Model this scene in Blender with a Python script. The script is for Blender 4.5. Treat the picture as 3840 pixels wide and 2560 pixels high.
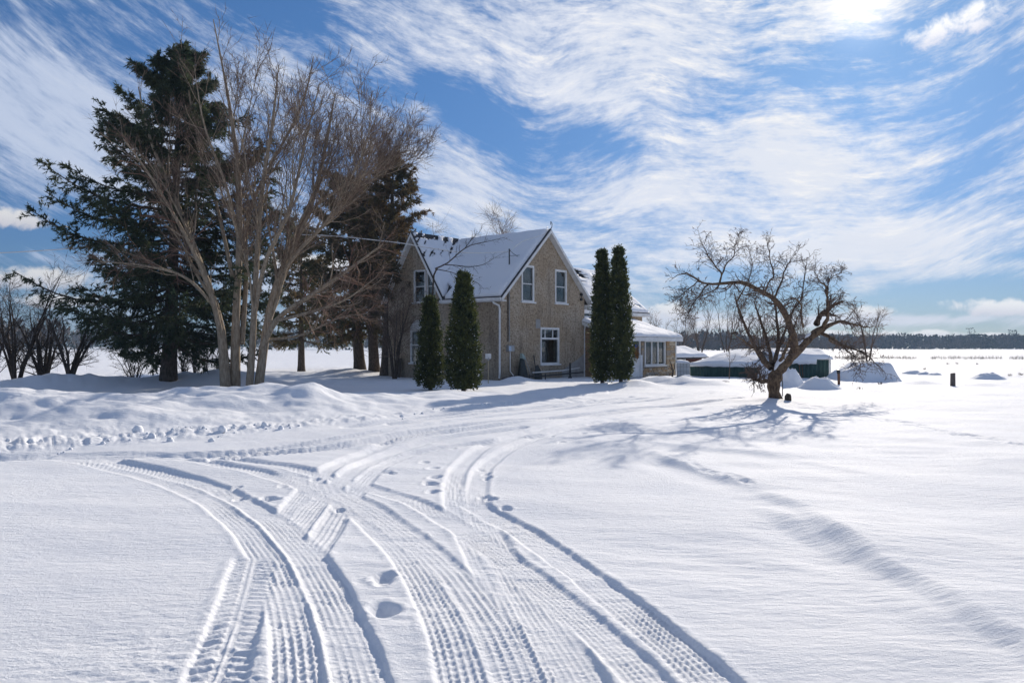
import bpy, math, random
import numpy as np
from mathutils import Vector, Matrix

for o in list(bpy.data.objects):
    bpy.data.objects.remove(o)
scene = bpy.context.scene
COL = scene.collection
random.seed(11)
FPX, HC = 3000.0, 1.65            # focal length in photo pixels, eye height in metres
HORIZON = 1300.0

# ------------------------------------------------------------------ camera
cam_d = bpy.data.cameras.new('camera')
cam_d.sensor_width = 36.0
cam_d.lens = FPX / 3840.0 * 36.0
cam_d.shift_y = (HORIZON - 1280.0) / 3840.0
cam_d.clip_start = 0.1
cam_d.clip_end = 6000.0
cam = bpy.data.objects.new('camera', cam_d)
cam.location = (0, 0, HC)
cam.rotation_euler = (math.radians(90), 0, 0)
COL.objects.link(cam)
scene.camera = cam

# ------------------------------------------------------------------ sun, exposure
SUN_AZ, SUN_EL = math.radians(23.5), math.radians(21.0)     # azimuth measured right of the view axis
sun_d = bpy.data.lights.new('sun', 'SUN')
sun_d.energy = 5.0
sun_d.angle = math.radians(0.53)
sun_d.color = (1.0, 0.90, 0.77)
sun = bpy.data.objects.new('sun', sun_d)
sv = Vector((math.sin(SUN_AZ) * math.cos(SUN_EL), math.cos(SUN_AZ) * math.cos(SUN_EL), math.sin(SUN_EL)))
sun.rotation_euler = sv.to_track_quat('Z', 'Y').to_euler()
sun.location = sv * 200
COL.objects.link(sun)
scene.view_settings.view_transform = 'Standard'
scene.view_settings.look = 'None'
scene.view_settings.exposure = 0.17
scene.view_settings.gamma = 1.0
scene.view_settings.use_curve_mapping = False
scene.cycles.use_denoising = True
scene.cycles.max_bounces = 6
scene.cycles.diffuse_bounces = 3
scene.cycles.transparent_max_bounces = 6
scene.cycles.sample_clamp_indirect = 4.0

# ------------------------------------------------------------------ node helper
class NT:
    def __init__(self, nt):
        self.nt = nt
    def node(self, t, **kw):
        n = self.nt.nodes.new(t)
        for k, v in kw.items():
            setattr(n, k, v)
        return n
    def put(self, sock, v):
        if isinstance(v, bpy.types.NodeSocket):
            self.nt.links.new(v, sock)
        else:
            sock.default_value = v
    def m(self, op, a, b=None, c=None, clamp=False):
        n = self.node('ShaderNodeMath', operation=op, use_clamp=clamp)
        self.put(n.inputs[0], a)
        if b is not None: self.put(n.inputs[1], b)
        if c is not None: self.put(n.inputs[2], c)
        return n.outputs[0]
    def vm(self, op, a, b=None):
        n = self.node('ShaderNodeVectorMath', operation=op)
        self.put(n.inputs[0], a)
        if b is not None: self.put(n.inputs[1], b)
        return n.outputs['Value'] if op in ('DOT_PRODUCT', 'LENGTH', 'DISTANCE') else n.outputs[0]
    def sep(self, v):
        n = self.node('ShaderNodeSeparateXYZ'); self.put(n.inputs[0], v)
        return n.outputs
    def comb(self, x, y, z):
        n = self.node('ShaderNodeCombineXYZ')
        for s, v in zip(n.inputs, (x, y, z)): self.put(s, v)
        return n.outputs[0]
    def noise(self, vec, scale, detail=4.0, rough=0.5, dist=0.0, dims='3D'):
        n = self.node('ShaderNodeTexNoise', noise_dimensions=dims)
        self.put(n.inputs['Vector'], vec)
        n.inputs['Scale'].default_value = scale
        n.inputs['Detail'].default_value = detail
        n.inputs['Roughness'].default_value = rough
        n.inputs['Distortion'].default_value = dist
        return n.outputs['Fac']
    def step(self, v, lo, hi, a=0.0, b=1.0, smooth=True):
        n = self.node('ShaderNodeMapRange', interpolation_type='SMOOTHSTEP' if smooth else 'LINEAR')
        self.put(n.inputs[0], v)
        for i, q in enumerate((lo, hi, a, b)): self.put(n.inputs[i + 1], q)
        return n.outputs[0]
    def mix(self, fac, a, b):
        n = self.node('ShaderNodeMix', data_type='RGBA')
        self.put(n.inputs[0], fac)
        self.put(n.inputs[6], a if isinstance(a, bpy.types.NodeSocket) else tuple(a) + ((1.0,) if len(a) == 3 else ()))
        self.put(n.inputs[7], b if isinstance(b, bpy.types.NodeSocket) else tuple(b) + ((1.0,) if len(b) == 3 else ()))
        return n.outputs[2]

def pxdir(px, py):
    v = Vector(((px - 1920) / FPX, 1.0, (HORIZON - py) / FPX))
    return v.normalized()

# ------------------------------------------------------------------ sky
def build_world():
    w = bpy.data.worlds.new('World'); scene.world = w
    w.use_nodes = True
    w.cycles.sampling_method = 'MANUAL'; w.cycles.sample_map_resolution = 512
    nt = w.node_tree; nt.nodes.clear()
    T = NT(nt)
    out = T.node('ShaderNodeOutputWorld')
    bg = T.node('ShaderNodeBackground'); bg.inputs['Strength'].default_value = 0.1
    nt.links.new(bg.outputs[0], out.inputs[0])
    sky = T.node('ShaderNodeTexSky', sky_type='NISHITA')
    sky.sun_disc = False
    sky.sun_elevation = SUN_EL
    sky.sun_rotation = SUN_AZ
    sky.altitude = 300
    sky.air_density = 1.0; sky.dust_density = 0.25; sky.ozone_density = 3.0
    d = T.node('ShaderNodeTexCoord').outputs['Generated']
    d = T.vm('NORMALIZE', d)
    X, Y, Z = T.sep(d)
    # streak axis: cirrus bands lie on circles round this direction
    A = pxdir(2612, -2939)
    B1 = A.cross(Vector((0, 0, 1))).normalized()
    B2 = B1.cross(A).normalized()
    a = T.vm('DOT_PRODUCT', d, tuple(A)); b1 = T.vm('DOT_PRODUCT', d, tuple(B1)); b2 = T.vm('DOT_PRODUCT', d, tuple(-B2))
    th = T.m('ARCCOSINE', a)
    ph = T.m('ARCTAN2', b1, b2)
    warp = T.noise(T.comb(T.m('MULTIPLY', th, 2.4), T.m('MULTIPLY', ph, 2.0), 0.0), 1.0, 2, 0.4)
    thw = T.m('ADD', th, T.m('MULTIPLY', T.m('SUBTRACT', warp, 0.5), 0.15))
    big = T.noise(T.comb(T.m('MULTIPLY', thw, 9.0), T.m('MULTIPLY', ph, 3.0), 3.7), 1.0, 4, 0.55)
    streak = T.noise(T.comb(T.m('MULTIPLY', thw, 62.0), T.m('MULTIPLY', ph, 7.5), 9.1), 1.0, 7, 0.70, 0.10)
    fine = T.noise(T.comb(T.m('MULTIPLY', thw, 130.0), T.m('MULTIPLY', ph, 30.0), 2.2), 1.0, 4, 0.65, 0.2)
    patch = T.noise(d, 70.0, 3, 0.6)
    dens = T.m('MULTIPLY', big, 1.2)
    dens = T.m('ADD', dens, T.m('MULTIPLY', T.m('SUBTRACT', streak, 0.5), 1.05))
    dens = T.m('ADD', dens, T.m('MULTIPLY', T.m('SUBTRACT', fine, 0.5), 0.42))
    dens = T.m('ADD', dens, T.m('MULTIPLY', T.m('SUBTRACT', patch, 0.5), 0.12))
    def ell(px, py, ax, ay, rot=0.0):
        """squared elliptical distance from a sky direction, semi-axes in photo pixels"""
        c = pxdir(px, py)
        rt = Vector((c.y, -c.x, 0)).normalized(); up = rt.cross(c)
        cr, sr = math.cos(rot), math.sin(rot)
        r2 = rt * cr + up * sr; u2 = up * cr - rt * sr
        dd = T.vm('SUBTRACT', d, tuple(c))
        k = math.sqrt(1 + ((px - 1920) / FPX) ** 2 + ((py - 1300) / FPX) ** 2)
        p = T.m('MULTIPLY', T.vm('DOT_PRODUCT', dd, tuple(r2)), FPX * k / ax)
        q = T.m('MULTIPLY', T.vm('DOT_PRODUCT', dd, tuple(u2)), FPX * k / ay)
        return T.m('ADD', T.m('MULTIPLY', p, p), T.m('MULTIPLY', q, q)), q
    # thick and thin areas of the cirrus sheet
    for (px, py, ax, ay, rot, amt) in SKY_AREAS:
        e, _ = ell(px, py, ax, ay, rot)
        g = T.m('EXPONENT', T.m('MULTIPLY', e, -1.0))
        dens = T.m('ADD', dens, T.m('MULTIPLY', g, amt))
    cir = T.step(dens, 0.40, 0.96, 0.0, 0.95)
    # light coming through the cloud grows towards the sun
    ca = T.vm('DOT_PRODUCT', d, tuple(sv))
    near = T.m('POWER', T.m('MAXIMUM', ca, 0.0), 5.0)
    nearer = T.m('POWER', T.m('MAXIMUM', ca, 0.0), 60.0)
    glow = T.m('POWER', T.m('MAXIMUM', ca, 0.0), 2200.0)
    ccol = T.mix(near, (4.2, 5.0, 6.7, 1), (8.4, 8.5, 9.0, 1))
    ccol = T.mix(T.m('MULTIPLY', nearer, 0.6), ccol, (9.3, 9.1, 8.8, 1))
    ccol = T.mix(T.m('MULTIPLY', T.step(big, 0.42, 0.66), 0.38), ccol, (5.6, 6.2, 7.4, 1))
    ccol = T.mix(T.m('MULTIPLY', T.step(streak, 0.52, 0.7), T.m('MULTIPLY', near, 0.8)), ccol, (9.4, 9.1, 8.7, 1))
    blue = T.node('ShaderNodeMix', data_type='RGBA', blend_type='MULTIPLY')
    blue.inputs[0].default_value = 1.0
    nt.links.new(sky.outputs[0], blue.inputs[6])
    T.put(blue.inputs[7], T.mix(T.step(Z, 0.0, 0.42), SKY_LOW, SKY_TINT))
    cap = T.node('ShaderNodeMix', data_type='RGBA', blend_type='DARKEN')
    cap.inputs[0].default_value = 1.0
    nt.links.new(blue.outputs[2], cap.inputs[6]); cap.inputs[7].default_value = (8.6, 8.6, 9.0, 1)
    base = cap.outputs[2]
    col = T.mix(cir, base, ccol)
    # small cumulus
    n1 = T.noise(d, 42.0, 6, 0.6, 0.3)
    for (px, py, ax, ay, rot, br) in CUMULUS:
        e, q = ell(px, py, ax, ay, rot)
        v = T.m('ADD', T.m('SUBTRACT', 1.0, e), T.m('MULTIPLY', T.m('SUBTRACT', n1, 0.5), 3.4))
        msk = T.step(v, 0.0, 1.0, 0.0, 0.95)
        shade = T.step(q, -0.9, 0.6, 0.80, 1.0)
        cc = T.vm('MULTIPLY', (9.4 * br, 9.35 * br, 9.4 * br), T.comb(shade, shade, T.m('POWER', shade, 0.6)))
        col = T.mix(msk, col, cc)
    hot = T.m('MULTIPLY', glow, 0.4)
    add = T.node('ShaderNodeMix', data_type='RGBA', blend_type='ADD')
    T.put(add.inputs[0], 1.0)
    T.put(add.inputs[6], col)
    hv = T.comb(T.m('MULTIPLY', hot, 6.0), T.m('MULTIPLY', hot, 5.7), T.m('MULTIPLY', hot, 5.2))
    T.put(add.inputs[7], hv)
    nt.links.new(add.outputs[2], bg.inputs[0])

SKY_LOW = (0.25, 0.355, 0.57, 1)
SKY_TINT = (0.37, 0.57, 0.78, 1)
D2 = 3840 / 2352.0
SKY_AREAS = [(x * D2, y * D2, ax * D2, ay * D2, r, k) for (x, y, ax, ay, r, k) in [
    (130, 240, 360, 190, -0.35, 0.32),     # grey sheet upper left
    (1150, 170, 420, 45, -0.22, 0.30),     # mackerel band
    (1300, 60, 260, 70, 0.1, 0.18),
    (1830, 380, 330, 110, 0.30, 0.15),     # big bright fan
    (1700, 570, 520, 60, 0.02, 0.20),
    (1450, 450, 160, 45, 0.0, 0.2),
    (2050, 560, 420, 60, 0.03, 0.22),
    (1050, 460, 180, 60, -0.45, 0.18),
    (1960, 20, 200, 70, 0.0, 0.35),
    (1080, 270, 170, 40, -0.55, -0.34),    # blue gaps
    (700, 40, 300, 60, -0.15, -0.25),
    (1390, 335, 110, 40, -0.1, -0.26),
    (1720, 200, 160, 60, 0.1, -0.12),
    (2250, 230, 130, 60, 0.45, -0.22),
    (2280, 360, 160, 40, 0.40, -0.16),
    (1250, 480, 120, 35, 0.0, -0.16),
    (60, 540, 260, 45, 0.0, -0.35),
    (100, 20, 160, 30, 0.0, -0.12),
    (2100, 690, 500, 60, 0.0, -0.30),
    (1550, 660, 200, 40, 0.0, -0.12),
    (1300, 735, 700, 22, 0.0, 0.30), (2050, 735, 420, 12, 0.0, 0.45), (2300, 620, 300, 25, 0.02, 0.2), (150, 590, 250, 18, 0.0, 0.2),
]]
CUMULUS = [(x * D2, y * D2, ax * D2, ay * D2, r, b) for (x, y, ax, ay, r, b) in [
    (2195, 58, 118, 40, 0.16, 1.05),
    (2275, 706, 105, 22, -0.05, 0.95),
    (1990, 718, 62, 20, 0.0, 0.93),
    (2110, 768, 130, 12, 0.0, 0.95),
    (1530, 716, 60, 24, 0.0, 0.9),
    (2290, 770, 60, 8, 0.0, 0.92),
    (1930, 765, 70, 9, 0.0, 0.92),
    (60, 640, 190, 32, 0.0, 0.72),
    (20, 500, 90, 28, 0.0, 0.72),
    (1660, 745, 90, 14, 0.0, 0.9),
    (720, 610, 200, 30, 0.0, 0.75),
    (130, 690, 120, 20, 0.0, 0.72),
]]
build_world()

# ------------------------------------------------------------------ object helpers
def tag(o, label, cat, group=None, kind=None):
    if label: o['label'] = label
    if cat: o['category'] = cat
    if group: o['group'] = group
    if kind: o['kind'] = kind
    return o

def empty(name, loc=(0, 0, 0), rz=0.0, label=None, cat=None, group=None, parent=None):
    o = bpy.data.objects.new(name, None)
    o.empty_display_size = 0.3
    o.location = loc; o.rotation_euler = (0, 0, rz)
    COL.objects.link(o)
    if parent: o.parent = parent
    return tag(o, label, cat, group)

def link(name, me, m, parent=None, loc=None, smooth=False):
    if m is not None and len(me.materials) == 0:
        me.materials.append(m)
    o = bpy.data.objects.new(name, me)
    COL.objects.link(o)
    if parent is not None: o.parent = parent
    if loc is not None: o.location = loc
    if smooth and len(me.polygons):
        me.polygons.foreach_set('use_smooth', np.ones(len(me.polygons), bool))
    return o

def mesh_np(name, v, f):
    """v (N,3), f (M,k) arrays"""
    v = np.asarray(v, dtype=np.float32).reshape(-1, 3); f = np.asarray(f, dtype=np.int32)
    me = bpy.data.meshes.new(name)
    me.vertices.add(len(v)); me.vertices.foreach_set('co', v.ravel())
    k = f.shape[1]
    me.loops.add(f.size); me.loops.foreach_set('vertex_index', f.ravel())
    me.polygons.add(len(f))
    me.polygons.foreach_set('loop_start', np.arange(0, f.size, k, dtype=np.int32))
    me.update(calc_edges=True)
    return me

class MB:
    """collects shapes into one mesh"""
    def __init__(self): self.v = []; self.f = []
    def add(self, vs, fs):
        b = len(self.v)
        self.v += [tuple(p) for p in vs]; self.f += [tuple(b + i for i in q) for q in fs]
        return self
    def box(self, a, b):
        (x0, y0, z0), (x1, y1, z1) = a, b
        vs = [(x0, y0, z0), (x1, y0, z0), (x1, y1, z0), (x0, y1, z0), (x0, y0, z1), (x1, y0, z1), (x1, y1, z1), (x0, y1, z1)]
        return self.add(vs, [(3, 2, 1, 0), (4, 5, 6, 7), (0, 1, 5, 4), (1, 2, 6, 5), (2, 3, 7, 6), (3, 0, 4, 7)])
    def hexa(self, p):   # 8 points, bottom ring then top ring
        return self.add(p, [(3, 2, 1, 0), (4, 5, 6, 7), (0, 1, 5, 4), (1, 2, 6, 5), (2, 3, 7, 6), (3, 0, 4, 7)])
    def tube(self, pts, r, k=8, cap=True):
        pts = np.asarray(pts, float); rr = np.broadcast_to(np.asarray(r, float), (len(pts),))
        v, f = tubes(pts[None], rr[None], k)
        b = len(self.v); n = len(pts)
        self.add(v, f)
        if cap:
            self.f.append(tuple(b + i for i in range(k))[::-1]); self.f.append(tuple(b + (n - 1) * k + i for i in range(k)))
        return self
    def prism(self, poly, thick):  # poly: list of 3D points (planar), thick: vector
        n = len(poly); t = Vector(thick)
        vs = [Vector(p) for p in poly] + [Vector(p) + t for p in poly]
        fs = [tuple(range(n))[::-1], tuple(range(n, 2 * n))] + [(i, (i + 1) % n, n + (i + 1) % n, n + i) for i in range(n)]
        return self.add(vs, fs)
    def mesh(self, name):
        me = bpy.data.meshes.new(name); me.from_pydata(self.v, [], self.f); me.update()
        return me
    def build(self, name, m, parent=None, smooth=False):
        me = self.mesh(name)
        import bmesh
        bm = bmesh.new(); bm.from_mesh(me); bmesh.ops.recalc_face_normals(bm, faces=bm.faces); bm.to_mesh(me); bm.free()
        return link(name, me, m, parent, smooth=smooth)

def norm(a):
    return a / np.maximum(np.linalg.norm(a, axis=-1, keepdims=True), 1e-9)

def tubes(P, R, k=3):
    """P (B,n,3), R (B,n): returns verts and quads of B tubes with k sides"""
    B, n, _ = P.shape
    t = np.gradient(P, axis=1); t = norm(t)
    mean = norm(P[:, -1] - P[:, 0] + 1e-6)
    ref = np.where(np.abs(mean[:, 2:3]) > 0.8, np.array([[1.0, 0.13, 0]]), np.array([[0.0, 0.1, 1.0]]))
    a = norm(np.cross(t, ref[:, None, :])); b = np.cross(t, a)
    ang = np.arange(k) * 2 * np.pi / k
    V = P[:, :, None, :] + R[:, :, None, None] * (a[:, :, None, :] * np.cos(ang)[None, None, :, None] + b[:, :, None, :] * np.sin(ang)[None, None, :, None])
    idx = np.arange(B * n * k).reshape(B, n, k)
    i0 = idx[:, :-1]; i1 = idx[:, 1:]
    q = np.stack([i0, np.roll(i0, -1, 2), np.roll(i1, -1, 2), i1], -1)
    return V.reshape(-1, 3), q.reshape(-1, 4)

def join(parts):
    vs, fs, b = [], [], 0
    for v, f in parts:
        if len(v) == 0: continue
        vs.append(v); fs.append(f + b); b += len(v)
    return np.concatenate(vs), np.concatenate(fs)

def resample(pts, n):
    """Catmull-Rom through the points, n samples evenly spaced by length; extra columns (radius) ride along"""
    p = np.asarray(pts, float)
    if len(p) == 2:
        q = np.linspace(0, 1, n)[:, None]
        return p[0] * (1 - q) + p[1] * q
    e = np.vstack([2 * p[0] - p[1], p, 2 * p[-1] - p[-2]])
    out = []
    for i in range(1, len(e) - 2):
        t = np.linspace(0, 1, 16, endpoint=False)[:, None]
        a, b, c, d = e[i - 1], e[i], e[i + 1], e[i + 2]
        out.append(0.5 * ((2 * b) + (-a + c) * t + (2 * a - 5 * b + 4 * c - d) * t ** 2 + (-a + 3 * b - 3 * c + d) * t ** 3))
    out = np.vstack(out + [p[-1:]])
    s = np.r_[0, np.cumsum(np.linalg.norm(np.diff(out[:, :3], axis=0), axis=1))]
    q = np.linspace(0, s[-1], n)
    return np.stack([np.interp(q, s, out[:, j]) for j in range(out.shape[1])], 1)

def grow(P, R, per, trange, ang, lens, n, rng, wander=0.12, up=0.0, ratio=0.5, rtip=0.3, rmin=0.004, taper_t=0.5, out=None, absolute=False):
    """side branches on the branches P,R"""
    B, n0, _ = P.shape
    idx = np.repeat(np.arange(B), per)
    M = len(idx)
    t = (np.tile(np.arange(per), B) + rng.uniform(0, 1, M)) / per
    t = trange[0] + (trange[1] - trange[0]) * t
    x = t * (n0 - 1); i = np.minimum(x.astype(int), n0 - 2); fr = (x - i)[:, None]
    pos = P[idx, i] * (1 - fr) + P[idx, i + 1] * fr
    tan = norm(P[idx, i + 1] - P[idx, i])
    r0 = (R[idx, i] * (1 - fr[:, 0]) + R[idx, i + 1] * fr[:, 0]) * ratio * rng.uniform(0.75, 1.1, M)
    r0 = np.maximum(r0, rmin)
    v = rng.normal(size=(M, 3))
    if out is not None: v = v + out * 1.2
    perp = norm(v - (v * tan).sum(1, keepdims=True) * tan)
    a = rng.uniform(ang[0], ang[1], M)[:, None]
    d = np.cos(a) * tan + np.sin(a) * perp
    plen = np.linalg.norm(np.diff(P, axis=1), axis=2).sum(1)[idx]
    L = rng.uniform(lens[0], lens[1], M) * (1 - taper_t * t)
    if not absolute: L = L * plen
    C = np.empty((M, n, 3)); C[:, 0] = pos
    st = (L / (n - 1))[:, None]
    for j in range(1, n):
        d = norm(d + rng.normal(size=(M, 3)) * wander + np.array([0, 0, up]))
        C[:, j] = C[:, j - 1] + d * st
    RR = np.maximum(r0[:, None] * np.linspace(1, rtip, n)[None], rmin * 0.6)
    return C, RR

def leaves(P, D, L, W, rng, flat=None):
    """diamond faces at P along D"""
    N = len(P)
    L = np.broadcast_to(L, (N,))[:, None]; W = np.broadcast_to(W, (N,))[:, None]
    D = norm(D)
    side = rng.normal(size=(N, 3)) if flat is None else norm(np.cross(D, np.broadcast_to(flat, (N, 3)))) + rng.normal(size=(N, 3)) * 0.35
    side = norm(np.cross(D, side)) if flat is None else norm(side)
    mid = P + D * L * 0.45
    V = np.stack([P, mid + side * W, P + D * L, mid - side * W], 1).reshape(-1, 3)
    return V, np.arange(N * 4).reshape(N, 4)

def needles(P, D, L, W, rng):
    """narrow triangles at P pointing along D"""
    N = len(P); D = norm(D)
    L = np.broadcast_to(L, (N,))[:, None]; W = np.broadcast_to(W, (N,))[:, None]
    side = norm(np.cross(D, rng.normal(size=(N, 3))))
    V = np.stack([P - side * W, P + side * W, P + D * L], 1).reshape(-1, 3)
    return V, np.arange(N * 3).reshape(N, 3)

def along(P, per, rng, t0=0.0, t1=1.0):
    """random points and tangents along branches"""
    B, n, _ = P.shape
    idx = np.repeat(np.arange(B), per); t = rng.uniform(t0, t1, len(idx))
    x = t * (n - 1); i = np.minimum(x.astype(int), n - 2); fr = (x - i)[:, None]
    return P[idx, i] * (1 - fr) + P[idx, i + 1] * fr, norm(P[idx, i + 1] - P[idx, i]), t

# ------------------------------------------------------------------ materials
MATS = {}
def material(name, col, rough=0.8, col2=None, scale=5.0, detail=5.0, bump=0.0, bscale=None, spec=0.3, contrast=(0.35, 0.65), vec=(1, 1, 1), coord='Object', dist=0.0, metallic=0.0, bdist=0.02, translucent=0.0):
    m = bpy.data.materials.new(name); m.use_nodes = True
    nt = m.node_tree; nt.nodes.clear(); T = NT(nt)
    o = T.node('ShaderNodeOutputMaterial'); p = T.node('ShaderNodeBsdfPrincipled')
    nt.links.new(p.outputs[0], o.inputs[0])
    p.inputs['Roughness'].default_value = rough
    p.inputs['Specular IOR Level'].default_value = spec
    p.inputs['Metallic'].default_value = metallic
    tc = T.node('ShaderNodeTexCoord').outputs[coord]
    v = T.vm('MULTIPLY', tc, vec)
    if col2 is not None:
        n = T.noise(v, scale, detail, 0.6, dist)
        T.put(p.inputs['Base Color'], T.mix(T.step(n, contrast[0], contrast[1]), col, col2))
    else:
        p.inputs['Base Color'].default_value = tuple(col) + (1,)
    if translucent:      # thin leaves let some light through
        tl = T.node('ShaderNodeBsdfTranslucent'); mx = T.node('ShaderNodeMixShader'); mx.inputs[0].default_value = translucent
        if col2 is not None: nt.links.new(p.inputs['Base Color'].links[0].from_socket, tl.inputs[0])
        else: tl.inputs[0].default_value = tuple(col) + (1,)
        nt.links.new(p.outputs[0], mx.inputs[1]); nt.links.new(tl.outputs[0], mx.inputs[2]); nt.links.new(mx.outputs[0], o.inputs[0])
    if bump:
        b = T.node('ShaderNodeBump'); b.inputs['Strength'].default_value = bump; b.inputs['Distance'].default_value = bdist
        T.put(b.inputs['Height'], T.noise(v, bscale or scale * 3, 5, 0.6))
        nt.links.new(b.outputs[0], p.inputs['Normal'])
    MATS[name] = m
    return m

def snow_material():
    m = bpy.data.materials.new('snow'); m.use_nodes = True
    nt = m.node_tree; nt.nodes.clear(); T = NT(nt)
    o = T.node('ShaderNodeOutputMaterial'); p = T.node('ShaderNodeBsdfPrincipled')
    nt.links.new(p.outputs[0], o.inputs[0])
    g = T.node('ShaderNodeNewGeometry').outputs['Position']
    n0 = T.noise(g, 0.7, 4, 0.6)
    T.put(p.inputs['Base Color'], T.mix(T.step(n0, 0.3, 0.7), (0.85, 0.872, 0.912), (0.89, 0.903, 0.928)))
    p.inputs['Roughness'].default_value = 0.75
    p.inputs['Specular IOR Level'].default_value = 0.04
    n1 = T.noise(g, 45.0, 5, 0.8); n2 = T.noise(T.vm('MULTIPLY', g, (7.0, 16.0, 10.0)), 1.0, 4, 0.6)
    h = T.m('ADD', T.m('MULTIPLY', n1, 0.55), T.m('MULTIPLY', n2, 1.0))
    b = T.node('ShaderNodeBump'); b.inputs['Strength'].default_value = 0.8; b.inputs['Distance'].default_value = 0.022
    T.put(b.inputs['Height'], h)
    nt.links.new(b.outputs[0], p.inputs['Normal'])
    MATS['snow'] = m
    return m
SNOW = snow_material()

def glass_material():
    m = bpy.data.materials.new('window_glass'); m.use_nodes = True
    nt = m.node_tree; nt.nodes.clear(); T = NT(nt)
    o = T.node('ShaderNodeOutputMaterial')
    tr = T.node('ShaderNodeBsdfTransparent'); tr.inputs[0].default_value = (0.75, 0.8, 0.8, 1)
    gl = T.node('ShaderNodeBsdfGlossy'); gl.inputs['Roughness'].default_value = 0.02
    fr = T.node('ShaderNodeFresnel'); fr.inputs[0].default_value = 1.5
    mx = T.node('ShaderNodeMixShader')
    T.put(mx.inputs[0], T.m('ADD', T.m('MULTIPLY', fr.outputs[0], 0.9), 0.02))
    nt.links.new(tr.outputs[0], mx.inputs[1]); nt.links.new(gl.outputs[0], mx.inputs[2]); nt.links.new(mx.outputs[0], o.inputs[0])
    return m
GLASS = glass_material()

M_WHITE = material('white_paint', (0.78, 0.78, 0.77), 0.55, (0.66, 0.66, 0.65), 3.0, bump=0.15)
M_STUCCO = None
M_BARK_MAPLE = material('maple_bark', (0.22, 0.17, 0.115), 0.9, (0.37, 0.30, 0.22), 6.0, vec=(3, 3, 0.7), bump=0.9, bscale=18, bdist=0.03)
M_TWIG = material('twig', (0.135, 0.09, 0.066), 0.85, (0.21, 0.15, 0.11), 3.0)
M_TWIG_RED = material('reddish_twig', (0.20, 0.10, 0.07), 0.8, (0.25, 0.16, 0.11), 1.2)
M_APPLE_TWIG = material('apple_twig', (0.085, 0.058, 0.045), 0.85, (0.15, 0.105, 0.08), 3.0)
M_BARK_DARK = material('dark_bark', (0.055, 0.042, 0.033), 0.95, (0.12, 0.095, 0.075), 7.0, vec=(3, 3, 0.8), bump=1.0, bscale=20, bdist=0.04)
M_APPLE = material('apple_bark', (0.07, 0.045, 0.03), 0.9, (0.21, 0.145, 0.09), 7.0, vec=(2, 2, 1), bump=1.0, bscale=16, bdist=0.04)
M_SPRUCE = material('spruce_needles', (0.036, 0.060, 0.038), 0.7, (0.085, 0.10, 0.048), 1.6, translucent=0.35)
M_CONIFER = material('conifer_needles', (0.060, 0.072, 0.034), 0.75, (0.17, 0.115, 0.055), 0.8, translucent=0.35)
M_BROWN = material('browned_foliage', (0.165, 0.105, 0.05), 0.8, (0.075, 0.072, 0.036), 0.8, translucent=0.35)
M_CEDAR = material('cedar_foliage', (0.028, 0.046, 0.017), 0.7, (0.10, 0.11, 0.030), 4.0, translucent=0.3)

# ------------------------------------------------------------------ ground
_prng = np.random.default_rng(5)
_PERM = np.r_[_prng.permutation(256), _prng.permutation(256)]
_PERM[256:] = _PERM[:256]
_GA = _prng.uniform(0, 2 * np.pi, 256); _GX, _GY = np.cos(_GA), np.sin(_GA)
def perlin(x, y):
    x = np.asarray(x, float); y = np.asarray(y, float)
    xi = np.floor(x).astype(np.int64); yi = np.floor(y).astype(np.int64)
    xf = x - xi; yf = y - yi; xi &= 255; yi &= 255
    u = xf * xf * xf * (xf * (xf * 6 - 15) + 10); v = yf * yf * yf * (yf * (yf * 6 - 15) + 10)
    def g(ix, iy, dx, dy):
        h = _PERM[_PERM[ix & 255] + (iy & 255)]
        return _GX[h] * dx + _GY[h] * dy
    a = g(xi, yi, xf, yf); b = g(xi + 1, yi, xf - 1, yf); c = g(xi, yi + 1, xf, yf - 1); d = g(xi + 1, yi + 1, xf - 1, yf - 1)
    return (a * (1 - u) + b * u) * (1 - v) + (c * (1 - u) + d * u) * v * 1.0
def fbm(x, y, o=4, g=0.5):
    s = 0; a = 1.0
    for i in range(o):
        s = s + a * perlin(x * 2 ** i + 17.3 * i, y * 2 ** i - 9.1 * i); a *= g
    return s
def sst(x, a, b):
    t = np.clip((x - a) / (b - a), 0, 1)
    return t * t * (3 - 2 * t)

def gpx(px, py):          # photo pixel on level ground -> world xy
    D = HC * FPX / (py - HORIZON)
    return ((px - 1920) * D / FPX, D)
def gd(dx, dy):           # the same from the 2352-pixel-wide view
    return gpx(dx * D2, dy * D2)
def at(px, py, D):
    return np.array([(px - 1920) * D / FPX, D, HC - (py - HORIZON) * D / FPX])
def atd(dx, dy, D):
    return at(dx * D2, dy * D2, D)

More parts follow.
